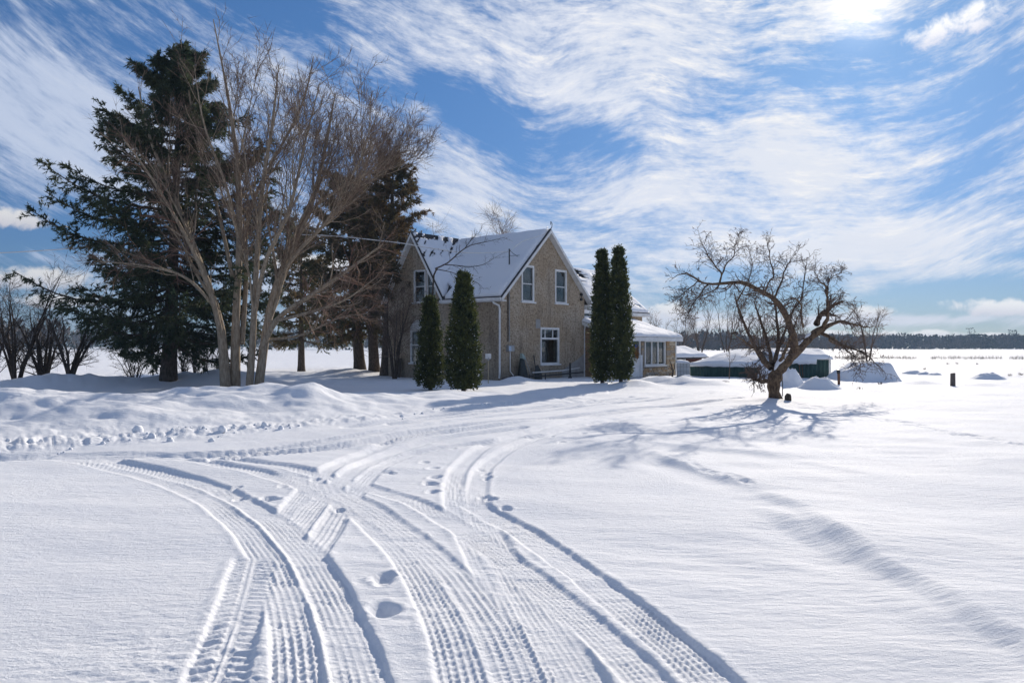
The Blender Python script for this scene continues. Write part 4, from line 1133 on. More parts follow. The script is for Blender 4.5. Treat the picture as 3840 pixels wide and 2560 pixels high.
# ---- big multi-stemmed maple
def build_maple():
    rng = np.random.default_rng(21)
    D0 = 28.0
    base = atd(555, 900, D0)
    root = tree_root('maple_tree', (base[0], base[1]), 'tall bare multi-stemmed maple with grey-brown trunks in front of the spruce')
    # stems traced from their outline; the last two numbers are depth offset and radius
    stems = [
        [(520, 915, 0, .20), (512, 800, 0, .16), (500, 720, .1, .13), (455, 590, .3, .10), (400, 450, .6, .075), (345, 320, .9, .05), (318, 200, 1.0, .02)],
        [(540, 900, .3, .19), (541, 790, .3, .16), (543, 700, .3, .13), (550, 560, .2, .11), (547, 400, 0, .085), (525, 230, -.2, .05), (490, 45, -.3, .015)],
        [(572, 900, -.1, .14), (580, 790, -.1, .11), (585, 690, -.2, .10), (592, 560, -.4, .085), (604, 420, -.6, .07), (625, 290, -.8, .05), (640, 150, -.8, .015)],
        [(592, 905, .1, .17), (606, 800, .1, .15), (625, 690, .2, .13), (660, 590, .5, .11), (715, 470, .9, .085), (745, 350, 1.2, .06), (770, 215, 1.4, .018)],
        [(600, 800, .0, .10), (640, 730, -.4, .09), (720, 675, -1.0, .075), (800, 620, -1.6, .055), (880, 560, -2.2, .02)],
        [(510, 780, 0, .10), (480, 660, -.5, .085), (425, 540, -1.0, .06), (355, 420, -1.6, .04), (285, 320, -2.2, .014)],
        [(556, 790, .4, .10), (566, 640, .9, .085), (575, 480, 1.4, .07), (690, 250, 1.8, .04), (720, 130, 2.0, .014)],
        [(585, 720, -.1, .08), (610, 600, -.9, .07), (665, 480, -1.6, .055), (700, 330, -2.2, .035), (735, 190, -2.4, .012)],
        [(535, 640, .3, .075), (500, 480, 1.0, .06), (450, 300, 1.7, .045), (420, 120, 2.0, .012)],
        [(660, 600, .4, .07), (760, 500, 1.2, .055), (835, 400, 1.6, .04), (855, 290, 1.9, .012)],
        [(505, 720, .0, .06), (430, 640, -1.0, .05), (330, 610, -1.8, .035), (215, 600, -2.4, .012)],
        [(620, 740, -.2, .06), (700, 720, -1.2, .05), (790, 690, -1.9, .035), (860, 640, -2.3, .012)],
        [(610, 780, .2, .05), (690, 770, .8, .04), (780, 730, 1.5, .03), (850, 720, 2.0, .010)],
        [(550, 560, .2, .06), (520, 430, -.7, .05), (470, 290, -1.5, .03), (445, 150, -1.8, .01)],
        [(640, 640, .3, .06), (700, 560, -.6, .05), (790, 470, -1.2, .035), (860, 330, -1.6, .01)],
        [(725, 470, .9, .05), (800, 420, 1.6, .04), (860, 385, 2.2, .028), (890, 345, 2.5, .01)],
    ]
    P, R = [], []
    for st in stems:
        rows = []
        for (x, y, dd, r) in st:
            p = atd(x, y, D0 + dd); rows.append((p[0], p[1], p[2], r))
        p, r = limb_from(rows, 16); P.append(p); R.append(r)
    P = np.array(P); R = np.array(R)
    for i in range(6):
        tr = part_mesh('trunk', [tubes(P[i:i + 1], R[i:i + 1], 10)], M_BARK_MAPLE, root)
    limbs = [tubes(P[6:], R[6:], 7)]
    core = [0, 1, 2, 3, 6, 7, 9, 14, 3, 15]
    su, sr = grow(P[core], R[core], 5, (.22, .72), (.16, .45), (2.6, 5.4), 14, rng, .05, .055, .55, .18, .012, .45, absolute=True)
    limbs.append(tubes(su, sr, 5))
    su = np.stack([resample(q, 16) for q in su]); sr = np.stack([np.interp(np.linspace(0, 1, 16), np.linspace(0, 1, 14), q) for q in sr])
    PA = np.concatenate([P, su]); RA = np.concatenate([R, sr])
    b1, r1 = grow(PA, RA, 10, (.28, .995), (.3, .75), (1.0, 2.5), 7, rng, .11, .085, .42, .25, .012, .45, absolute=True)
    b2, r2 = grow(b1, r1, 7, (.12, .98), (.35, .9), (.4, 1.05), 5, rng, .15, .05, .55, .35, .0065, .3, absolute=True)
    part_mesh('limbs', limbs + [tubes(b1, r1, 4)], M_BARK_MAPLE, root)
    part_mesh('crown', [tubes(b2, r2, 3)], M_TWIG, root)
    part_mesh('twigs', [twigs(b2, 5, .18, .5, .0056, rng, .2, 1.2)], M_TWIG, root, smooth=False)['kind'] = 'stuff'
    # drooping reddish shoots low on the right
    lowi = [4, 11, 12, 10, 5]
    s1, q1 = grow(P[lowi], R[lowi], 11, (.35, 1.0), (.4, 1.1), (.9, 2.0), 8, rng, .12, -.05, .4, .3, .008, .3, absolute=True)
    s2, q2 = grow(s1, q1, 7, (.2, 1.0), (.3, .9), (.4, .9), 5, rng, .16, -.03, .7, .5, .006, .2, absolute=True)
    part_mesh('shoots', [tubes(s1, q1, 3), tubes(s2, q2, 3)], M_TWIG_RED, root)
build_maple()

def conifer(name, xy, H, prof, nb, label, needle, seed, z_lo=1.6, tuft=(.17, .035), nbl=22, nsub=4, ntuft=6, droop=.0, snow=0.0, trunk_r=.3, lean=(0, 0), group=None, bark=None):
    rng = np.random.default_rng(seed)
    root = tree_root(name, xy, label, 'tree', group)
    b0 = np.array(root.location)
    tz = np.linspace(-.3, H, 14)
    tp = np.stack([b0[0] + lean[0] * (tz / H), b0[1] + lean[1] * (tz / H), b0[2] + tz], 1)
    tr = trunk_r * (1 - tz / H * .96); tr[0] *= 1.2
    part_mesh('trunk', [tubes(tp[None], tr[None], 10)], bark or M_BARK_DARK, root)
    zz = z_lo + (H - .3 - z_lo) * (np.arange(nb) + rng.uniform(0, 1, nb)) / nb
    zz = z_lo + (H - .3 - z_lo) * ((zz - z_lo) / (H - .3 - z_lo)) ** 1.0
    az = np.arange(nb) * 2.39996 + rng.normal(0, .35, nb)
    L = np.array([prof(z) for z in zz]) * rng.uniform(.62, 1.12, nb)
    n = 9
    Pb = np.empty((nb, n, 3)); f = zz / H
    t = np.linspace(0, 1, n)
    el0 = -.30 + .75 * f + rng.normal(0, .08, nb) - droop
    for i in range(nb):
        h = L[i] * t
        zoff = h * math.tan(el0[i]) * (1 - .25 * t) - .10 * L[i] * np.sin(t * np.pi) * (1 - f[i]) + .20 * L[i] * t ** 3
        aa = az[i] + rng.normal(0, .10) * t
        cx = np.interp(zz[i], tz, tp[:, 0]); cy = np.interp(zz[i], tz, tp[:, 1])
        Pb[i] = np.stack([cx + np.cos(aa) * h, cy + np.sin(aa) * h, b0[2] + zz[i] + zoff], 1)
    Rb = np.maximum((.012 + .011 * L)[:, None] * np.linspace(1, .2, n)[None], .006)
    b1, r1 = grow(Pb, Rb, nbl, (.12, 1.0), (.6, 1.1), (.14, .30), 5, rng, .09, -.05, .5, .4, .006, .5)
    # flatten side shoots towards the bough plane, then let them hang
    b1[:, :, 2] = b1[:, :1, 2] + (b1[:, :, 2] - b1[:, :1, 2]) * .45 - .22 * np.linalg.norm(b1 - b1[:, :1], axis=2) ** 1.5
    b2, r2 = grow(b1, r1, nsub, (.15, 1.0), (.4, 1.0), (.10, .36), 3, rng, .15, -.16, .7, .6, .004, .2, absolute=True)
    part_mesh('boughs', [tubes(Pb, Rb, 4), tubes(b1, r1, 3)], bark or M_BARK_DARK, root)
    tl, tw = tuft
    Q = []
    for arr, k in ((b2, ntuft), (b1, ntuft + 4)):
        p, d, _ = along(arr, k, rng)
        dd = d + rng.normal(size=d.shape) * .55
        Q.append(needles(p, dd, tl * rng.uniform(.6, 1.2, len(p)), tw * rng.uniform(.7, 1.2, len(p)), rng))
    p, d, _ = along(Pb, 30, rng, .35, 1.0)
    Q.append(needles(p, d + rng.normal(size=d.shape) * .7, tl * 1.1, tw * 1.1, rng))
    part_mesh('crown', Q, needle, root, smooth=False)
    if snow:
        lowb = b1[(b1[:, 0, 2] < b0[2] + H * .45)]
        sel = lowb[rng.random(len(lowb)) < snow]
        p, d, _ = along(sel, 2, rng)
        p[:, 2] += .03
        d[:, 2] *= .3
        part_mesh('clinging_snow', [leaves(p, d, .22, .05, rng, flat=np.array([0, 0, 1.0]))], SNOW, root, smooth=False)
    return root

sp = at(632, 1461, 31.0)
def spruce_prof(z):
    return 4.75 * min(1.0, (max(13.2 - z, 0) / 7.6)) ** .9 * (1.0 if z > 3 else .9)
conifer('spruce_tree', (sp[0], sp[1]), 13.0, spruce_prof, 130, 'huge dark green spruce with drooping ragged boughs at far left', M_SPRUCE, 41, z_lo=1.35, tuft=(.15, .020), nbl=32, nsub=5, ntuft=11, snow=.20, trunk_r=.30, lean=(.5, 0))

# conifers beyond, beside the house
M_B2 = M_BARK_DARK
conifer('conifer_tree', tuple(at(1350, 1402, 47.5)[:2]), 11.6, lambda z: 4.4 * min(1, max(12.2 - z, 0) / 6.0) ** .8, 70, 'dark conifer with leaning trunk behind the bare maple, left of its twin', M_CONIFER, 42, z_lo=2.2, tuft=(.22, .034), nbl=20, nsub=4, ntuft=6, trunk_r=.36, lean=(-.9, 0), group='conifers between the maple and the house')
conifer('conifer_tree', tuple(at(1404, 1402, 46.5)[:2]), 10.2, lambda z: 3.6 * min(1, max(10.8 - z, 0) / 6.0) ** .8, 58, 'dark conifer with browning crown between the leaning conifer and the house-side one', M_CONIFER, 43, z_lo=2.3, tuft=(.22, .034), nbl=18, nsub=4, ntuft=6, trunk_r=.34, lean=(-.5, 0), group='conifers between the maple and the house')
conifer('browned_conifer', tuple(at(1452, 1414, 44.4)[:2]), 12.2, lambda z: 2.9 * min(1, max(13.0 - z, 0) / 7.0) ** .7, 75, 'tall rusty brown conifer right beside the house corner', M_BROWN, 44, z_lo=4.2, tuft=(.20, .032), nbl=16, nsub=4, ntuft=5, trunk_r=.40, lean=(.35, 0))
conifer('conifer_tree', tuple(at(1130, 1395, 53)[:2]), 9.4, lambda z: 3.6 * min(1, max(9.8 - z, 0) / 5.0) ** .8, 50, 'shaded conifer standing directly behind the maple trunks', M_CONIFER, 45, z_lo=2.0, tuft=(.24, .036), nbl=18, nsub=4, ntuft=5, trunk_r=.25, group='conifers between the maple and the house')

def bare_tree(name, xy, H, label, seed, nstem=1, spread=.35, r0=.12, n1=14, n2=6, n3=4, mat_t=None, mat_c=None, l1=(.25, .5), up=.05, a1=(.4, .9), cat='tree', group=None, lean=(0, 0), t_first=.25, twr=.0055, absl2=(.12, .28)):
    rng = np.random.default_rng(seed)
    root = tree_root(name, xy, label, cat, group)
    b0 = np.array(root.location)
    P, R = [], []
    for i in range(nstem):
        a = rng.uniform(0, 2 * np.pi); k = spread * H * rng.uniform(.4, 1.0) * (0 if nstem == 1 else 1)
        h = H * rng.uniform(.72, 1.0) if nstem > 1 else H
        off = np.array([math.cos(a), math.sin(a), 0]) * .10 * (nstem > 1) * rng.random()
        pts = []
        for t in np.linspace(0, 1, 6):
            pts.append([b0[0] + off[0] + lean[0] * t + math.cos(a) * k * t ** 1.3 + rng.normal() * .02 * H * t, b0[1] + off[1] + lean[1] * t + math.sin(a) * k * t ** 1.3 + rng.normal() * .02 * H * t, b0[2] - .2 + (h + .2) * t, r0 * (1 - .9 * t) * (1.0 if nstem == 1 else .7)])
        p, r = limb_from(pts, 12); P.append(p); R.append(r)
    P = np.array(P); R = np.array(R)
    part_mesh('trunk', [tubes(P, R, 7)], mat_t or M_BARK_DARK, root)
    b1, r1 = grow(P, R, n1, (t_first, .98), a1, l1, 7, rng, .10, up, .45, .3, .008, .55)
    b2, r2 = grow(b1, r1, n2, (.15, 1.0), (.35, .9), (H * absl2[0] * .7, H * absl2[1] * .7), 5, rng, .12, up * .6, .6, .4, twr, .35, absolute=True)
    part_mesh('crown', [tubes(b1, r1, 4), tubes(b2, r2, 3)], mat_c or M_TWIG, root)
    part_mesh('twigs', [twigs(b2, n3 + 2, H * absl2[0] * .35, H * absl2[1] * .4, twr * .9, rng, up * 2, 1.2)], mat_c or M_TWIG, root, smooth=False)['kind'] = 'stuff'
    return root

# bare trees beyond the maple and behind the house
bare_tree('bare_tree', tuple(at(1405, 1395, 50)[:2]), 13.4, 'bare brown tree rising behind the maple on its right side', 51, 1, .3, .24, 36, 9, 5, M_BARK_MAPLE, M_TWIG, (.18, .32), .07, (.35, .75), t_first=.35, twr=.008)
bare_tree('bare_tree', tuple(at(1885, 1392, 64)[:2]), 11.9, 'bare tree whose rounded top shows above the house ridge', 52, 1, .3, .16, 18, 7, 5, M_BARK_DARK, M_TWIG, (.12, .26), .06, (.5, 1.0), t_first=.6, twr=.009)
bare_tree('larch_tree', tuple(at(1622, 1392, 60)[:2]), 10.9, 'thin pointed bare larch behind the cross gable', 53, 1, .3, .10, 40, 4, 2, M_BARK_DARK, M_TWIG, (.03, .09), .02, (1.1, 1.5), t_first=.3, twr=.007)
# lilac in front of the house corner
bare_tree('lilac_bush', tuple(at(1480, 1420, 41.6)[:2]), 5.4, 'dark arching bare bush against the left end of the house', 54, 9, .30, .07, 9, 5, 4, M_BARK_DARK, M_TWIG, (.22, .45), -.04, (.4, 1.0), cat='bush', twr=.007)
# limb reaching over the roof
def overhang():
    rng = np.random.default_rng(55)
    D0 = 37.0
    base = at(1610, 1420, D0)
    root = tree_root('slender_tree', (base[0], base[1]), 'slender dark tree forking across the snowy roof beside the small cedar')
    rows = [(1612, 1430, .05), (1618, 1200, .045), (1628, 1020, .04), (1640, 1003, .04)]
    ls = [[(x, y, 0, r) for x, y, r in rows],
          [(1632, 1008, 0, .038), (1680, 985, -.1, .032), (1725, 945, -.2, .028), (1765, 920, -.2, .022), (1830, 905, -.2, .016), (1895, 890, -.1, .006)],
          [(1660, 992, 0, .026), (1710, 995, .1, .022), (1760, 1000, .2, .02), (1810, 993, .2, .015), (1850, 970, .3, .010), (1885, 950, .3, .004)],
          [(1640, 1010, 0, .022), (1690, 1020, -.2, .018), (1740, 1040, -.3, .014), (1790, 1060, -.4, .010), (1815, 1085, -.4, .004)],
          [(1740, 935, -.2, .018), (1775, 890, -.1, .014), (1800, 870, 0, .005)]]
    P, R = [], []
    for st in ls:
        q, r = limb_from([tuple(at(x, y, D0 + d)) + (rr,) for x, y, d, rr in st], 12); P.append(q); R.append(r)
    P = np.array(P); R = np.array(R)
    part_mesh('trunk', [tubes(P[:1], R[:1], 7)], M_BARK_DARK, root)
    b1, r1 = grow(P[1:], R[1:], 12, (.15, 1.0), (.4, 1.0), (.25, .75), 6, rng, .18, .03, .5, .4, .006, .3, absolute=True)
    b2, r2 = grow(b1, r1, 4, (.2, 1.0), (.4, 1.0), (.12, .35), 4, rng, .18, .02, .7, .6, .0045, .2, absolute=True)
    part_mesh('crown', [tubes(P[1:], R[1:], 5), tubes(b1, r1, 3), tubes(b2, r2, 3)], M_BARK_DARK, root)
overhang()

# ---- columnar cedars
def cedar(px, D, H, w, label, seed, snowy=.012, n=15000, lean=0.0, taper=1.0, group=None):
    rng = np.random.default_rng(seed)
    x = (px - 1920) * D / FPX
    root = tree_root('cedar_tree', (x, D), label, 'tree', group)
    b0 = np.array(root.location)
    part_mesh('trunk', [tubes(np.array([[[x, D, b0[2] - .2], [x, D, b0[2] + H * .5], [x + lean, D, b0[2] + H]]]), np.array([[.09, .05, .01]]), 7)], M_BARK_DARK, root)
    PT, PR = (([0, .06, .3, .55, .75, .88, .95, 1], [.80, .95, 1.0, .82, .54, .32, .16, .0]) if taper < 1 else ([0, .05, .18, .4, .65, .85, .94, 1], [.82, .97, 1.0, .84, .56, .30, .16, .01]))
    def rad(t): return w / 2 * np.interp(t, PT, PR)
    ns = n // 14                          # upright sprays, each a little fan
    t = rng.random(ns) ** .9; az = rng.uniform(0, 2 * np.pi, ns)
    lob = .92 + .26 * perlin(az * 1.6 + seed, t * H * 1.0) + .34 * np.abs(perlin(az * 4 + seed, t * H * 2.1)) - .05
    rr = rad(t) * lob * (1 - .5 * rng.random(ns) ** 2.0)
    c0 = np.stack([x + lean * t + np.cos(az) * rr, D + np.sin(az) * rr, b0[2] + .02 + t * H * .96], 1)
    ax_ = norm(np.stack([np.cos(az) * .45, np.sin(az) * .45, np.full(ns, 1.0)], 1) + rng.normal(size=(ns, 3)) * .25)
    idx = np.repeat(np.arange(ns), 14); tt = rng.random(len(idx))
    p = c0[idx] + ax_[idx] * (tt * .30)[:, None] + rng.normal(size=(len(idx), 3)) * .025
    d = ax_[idx] + rng.normal(size=(len(idx), 3)) * .55
    part_mesh('crown', [leaves(p, d, .11 * rng.uniform(.6, 1.3, len(idx)), .022 * rng.uniform(.7, 1.3, len(idx)), rng)], M_CEDAR, root, smooth=False)
    # upright inner core of dense twigs so that the column is not see-through
    tz = np.linspace(0.02, .96, 16)
    part_mesh('inner_twigs', [tubes(np.stack([x + lean * tz, np.full(16, D), b0[2] + tz * H], 1)[None], (rad(tz) * .60 * (1 + .1 * rng.normal(size=16)))[None], 9)], M_CEDAR, root)
    # leader at the top
    k = int(n * snowy)
    t = np.clip(rng.choice(rng.random(max(k // 4, 1)), k) + rng.normal(0, .012, k), 0, .95); az = rng.uniform(0, 2 * np.pi, k); rr = rad(t) * rng.uniform(.85, 1.1, k)
    p = np.stack([x + lean * t + np.cos(az) * rr, D + np.sin(az) * rr, b0[2] + t * H], 1)
    part_mesh('clinging_snow', [leaves(p, np.stack([np.cos(az), np.sin(az), np.full(k, .25)], 1), .075 * rng.uniform(.5, 1.4, k), .025 * rng.uniform(.5, 1.4, k), rng)], SNOW, root, smooth=False)
cedar(1738, 28.3, 4.1, 1.16, 'widest cedar, dense dark green cone in front of the front wall', 61, .018, 24000, taper=1.1)
cedar(1614, 29.5, 3.3, .86, 'shortest cedar, left of the wider one before the house', 62, .018, 15000, taper=1.2)
cedar(2258, 34.2, 5.65, .84, 'tall narrow cedar column, left one of the pair before the annex', 63, .016, 25000, taper=.62)
cedar(2328, 33.7, 5.65, .90, 'tall narrow cedar column, right one of the pair nearest the annex door', 64, .016, 25000, lean=-.1, taper=.62)

# ---- old apple tree, limbs traced
def build_apple():
    rng = np.random.default_rng(71)
    D0 = 24.5
    c = lambda x, y: (2440 + x * .4465, 860 + y * .4465)
    base = at(*c(1050, 1425), D0)
    root = tree_root('apple_tree', (base[0], base[1]), 'gnarled leaning old apple tree with arching bare branches in the open yard')
    L = {
     'trunk': [(1055, 1450, 0, .235), (1042, 1400, 0, .205), (1032, 1330, 0, .20), (1040, 1260, 0, .20), (1085, 1165, 0, .19), (1170, 1075, .1, .17), (1270, 975, .2, .15), (1370, 880, .3, .125), (1450, 832, .3, .10)],
     'a': [(1215, 1030, .1, .11), (1195, 900, -.2, .095), (1150, 750, -.4, .085), (1090, 630, -.6, .075), (1010, 560, -.8, .068), (930, 530, -.9, .06), (850, 480, -1.0, .055), (760, 450, -1.1, .048), (620, 455, -1.2, .042), (480, 465, -1.3, .034), (400, 430, -1.4, .028), (330, 380, -1.5, .022), (250, 370, -1.6, .015), (160, 430, -1.7, .006)],
     'b': [(1390, 800, .3, .085), (1430, 720, .4, .075), (1500, 660, .5, .06), (1550, 620, .5, .045), (1640, 590, .5, .012)],
     'b2': [(1440, 840, .3, .055), (1480, 740, .0, .045), (1495, 640, -.2, .036), (1480, 540, -.3, .03), (1470, 470, -.4, .022), (1420, 430, -.5, .012), (1380, 340, -.6, .005)],
     'c': [(1450, 835, .3, .07), (1540, 790, .5, .05), (1600, 772, .6, .04), (1680, 800, .8, .03), (1780, 830, 1.0, .018), (1870, 820, 1.2, .006)],
     'd': [(1430, 870, .3, .05), (1540, 930, -.2, .04), (1640, 990, -.6, .03), (1800, 1060, -1.0, .018), (1960, 1200, -1.4, .006)],
     'd2': [(1500, 920, 0, .03), (1620, 970, .5, .024), (1760, 1010, .9, .016), (1900, 1045, 1.2, .005)],
     'd3': [(1560, 940, -.3, .024), (1650, 1040, -.8, .018), (1720, 1130, -1.1, .010), (1735, 1220, -1.2, .004)],
     'e1': [(1010, 1170, 0, .07), (940, 1050, .4, .055), (855, 920, .8, .046), (785, 780, 1.1, .036), (725, 640, 1.3, .026), (710, 540, 1.3, .010)],
     'e2': [(1015, 1140, .1, .06), (1000, 1000, .6, .05), (955, 850, 1.1, .04), (905, 700, 1.5, .028), (870, 590, 1.7, .010)],
     'e3': [(1045, 1130, .1, .06), (1075, 980, .8, .05), (1062, 800, 1.3, .04), (1040, 650, 1.6, .028), (1000, 520, 1.8, .010)],
     'e4': [(985, 1160, -.1, .04), (900, 1050, -.5, .033), (800, 960, -.9, .024), (700, 885, -1.2, .010)],
     'e5': [(1065, 1150, .1, .05), (1150, 1000, -.6, .04), (1200, 850, -1.0, .03), (1230, 720, -1.2, .012)],
     'e6': [(1020, 1150, .2, .04), (1120, 900, 1.2, .033), (1190, 720, 1.9, .024), (1260, 560, 2.2, .010)],
     'f': [(975, 1275, -.1, .06), (905, 1248, -.4, .045), (862, 1232, -.6, .035)],
     'g1': [(580, 450, -1.2, .026), (590, 370, -1.2, .022), (540, 295, -1.2, .018), (480, 190, -1.1, .012), (430, 95, -1.1, .004)],
     'g2': [(580, 450, -1.2, .022), (620, 325, -1.4, .018), (690, 262, -1.5, .014), (705, 180, -1.5, .010), (740, 105, -1.5, .004)],
     'g3': [(960, 540, -.9, .028), (1000, 440, -1.0, .022), (1042, 350, -1.0, .018), (1005, 210, -1.0, .012), (980, 110, -1.0, .004)],
     'g4': [(1040, 580, -.7, .028), (1100, 430, -.3, .022), (1150, 300, 0, .016), (1240, 190, .2, .005)],
     'g5': [(1150, 750, -.4, .030), (1260, 600, .2, .024), (1300, 450, .6, .018), (1320, 250, .8, .005)],
     'g6': [(720, 620, 1.2, .022), (800, 470, 1.2, .017), (850, 330, 1.2, .012), (830, 200, 1.2, .004)],
     'g7': [(1280, 820, .2, .03), (1265, 680, -.5, .025), (1280, 620, -.8, .022), (1200, 560, -1.1, .016), (1100, 600, -1.4, .006)],
     'g8': [(1485, 560, -.3, .018), (1495, 400, -.2, .012), (1600, 340, -.1, .004)],
     'h1': [(480, 465, -1.3, .022), (420, 540, -1.6, .017), (360, 620, -1.8, .012), (310, 720, -2.0, .004)],
     'h2': [(700, 450, -1.1, .018), (760, 560, -1.6, .015), (860, 545, -1.8, .012), (880, 600, -1.9, .004)],
     'h3': [(580, 460, -1.2, .018), (500, 540, -.8, .014), (420, 580, -.5, .008), (290, 640, -.2, .004)],
     'h4': [(400, 430, -1.4, .016), (300, 500, -1.2, .012), (240, 600, -1.0, .004)],
    }
    P, R = [], []
    for k, st in L.items():
        q, r = limb_from([tuple(at(*c(x, y), D0 + d)) + (rr * (1.0 if k == 'trunk' else 1.15),) for x, y, d, rr in st], 20)
        if k != 'trunk': q = q + np.cumsum(rng.normal(size=q.shape) * .012, 0) * (np.arange(20) > 0)[:, None]
        P.append(q); R.append(r)
    P = np.array(P); R = np.array(R)
    nz = 1 + .10 * rng.normal(size=R.shape); R2 = R * np.clip(nz, .8, 1.25)
    part_mesh('trunk', [tubes(P[:1], R2[:1], 12)], M_APPLE, root)
    part_mesh('limbs', [tubes(P[1:], R2[1:], 7)], M_APPLE, root)
    b1, r1 = grow(P[1:], R[1:], 19, (.22, 1.0), (.5, 1.2), (.25, .75), 7, rng, .20, .03, .42, .35, .007, .35, absolute=True)
    b2, r2 = grow(b1, r1, 5, (.15, 1.0), (.5, 1.2), (.12, .42), 4, rng, .22, .02, .65, .5, .0055, .2, absolute=True)
    b3, r3 = grow(b2, r2, 2, (.3, 1.0), (.5, 1.1), (.06, .16), 3, rng, .2, 0, .8, .7, .005, .2, absolute=True)
    part_mesh('crown', [tubes(b1, r1, 4), tubes(b2, r2, 3), tubes(b3, r3, 3)], M_APPLE_TWIG, root)
    # buds and a few dried fruit spurs
    p, d, _ = along(b2[rng.random(len(b2)) < .35], 2, rng, .6, 1.0)
    part_mesh('buds', [leaves(p, d + rng.normal(size=d.shape) * .6, .05, .014, rng)], M_TWIG_RED, root, smooth=False)
    # snow lying on the leaning trunk
    sp_ = []
    for (t0, t1, k0) in ((.26, .52, 1.2), (.58, .74, .9), (.76, .86, .9), (.06, .20, .8)):
        idx = np.linspace(t0, t1, 8) * 19
        q = np.stack([np.interp(idx, np.arange(20), P[0][:, j]) for j in range(3)], 1)
        rr = np.interp(idx, np.arange(20), R[0])
        q = q + np.array([-.3, -.35, .75])[None] * rr[:, None]
        sp_.append(tubes(q[None], (rr * k0 * np.sin(np.linspace(.1, np.pi - .1, 8)))[None] * .45, 8))
    part_mesh('clinging_snow', sp_, SNOW, root)
build_apple()

# shrubs and thicket left of the spruce
for i, (px, py, D, H, ns, lab, r0) in enumerate([
        (60, 1450, 32, 4.6, 10, 'bare many-stemmed shrub at the left edge of the view', .09), (165, 1452, 32.5, 3.2, 10, 'bare shrub with thick dark stems right of the leftmost shrub', .12),
        (262, 1458, 31, 2.6, 8, 'low forked shrub with a dark stump-like base under the spruce', .10), (-40, 1455, 31, 3.2, 9, 'dark bare shrub cut by the left picture edge', .08),
        (505, 1430, 34, 2.0, 8, 'low sprawling bramble just left of the spruce trunk', .04)]):
    bare_tree('bare_shrub', tuple(at(px, py, D)[:2]), H, lab, 80 + i, ns, .52, r0, 8, 5, 3, M_BARK_DARK, M_BARK_DARK, (.18, .4), .02, (.4, 1.0), t_first=.12, cat='shrub', group='bare shrubs below the spruce', twr=.006)
for i, (px, D, H) in enumerate([(735, 34, 1.9), (775, 36, 2.2), (690, 35, 1.7), (820, 35, 1.8)]):
    lab = ['slim upright brush between spruce and maple trunks, leftmost but one', 'tallest upright brush between spruce and maple trunks', 'slim brush just right of the spruce trunk', 'slim brush close behind the left maple trunk'][i]
    bare_tree('bare_brush', tuple(at(px, 1430, D)[:2]), H, lab, 90 + i, 14, .16, .025, 5, 3, 2, M_BARK_DARK, M_BARK_DARK, (.15, .35), .03, (.3, .7), cat='shrub', group='brush stems under the trees', twr=.006)

# small bare trees behind the yard
for i, (px, D, H, lab) in enumerate([
        (2625, 92, 6.4, 'round bare tree right of the annex in the distance'), (2722, 95, 8.0, 'taller bare tree behind the apple tree on the left'),
        (2560, 110, 5.6, 'small bare tree just above the brown outbuilding roof'), (2860, 88, 6.2, 'bare tree hidden among the apple branches'),
        (3255, 80, 6.2, 'bare tree to the right of the apple crown'), (2470, 120, 6.8, 'bare tree partly behind the annex roof'), (2990, 100, 6.0, 'bare tree behind the apple trunk fork')]):
    bare_tree('bare_tree', ((px - 1920) * D / FPX, D), H, lab, 100 + i, 5, .32, .12, 8, 5, 2, M_BARK_DARK, M_TWIG, (.25, .5), .05, (.3, .7), group='bare trees beyond the yard', twr=.012)
bare_tree('sapling', tuple(at(2735, 1412, 41)[:2]), 1.55, 'thin pale sapling in front of the low green shed', 120, 1, .3, .028, 9, 4, 0 or 1, M_TWIG, M_TWIG, (.25, .5), .05, (.5, 1.0), t_first=.45, twr=.005)

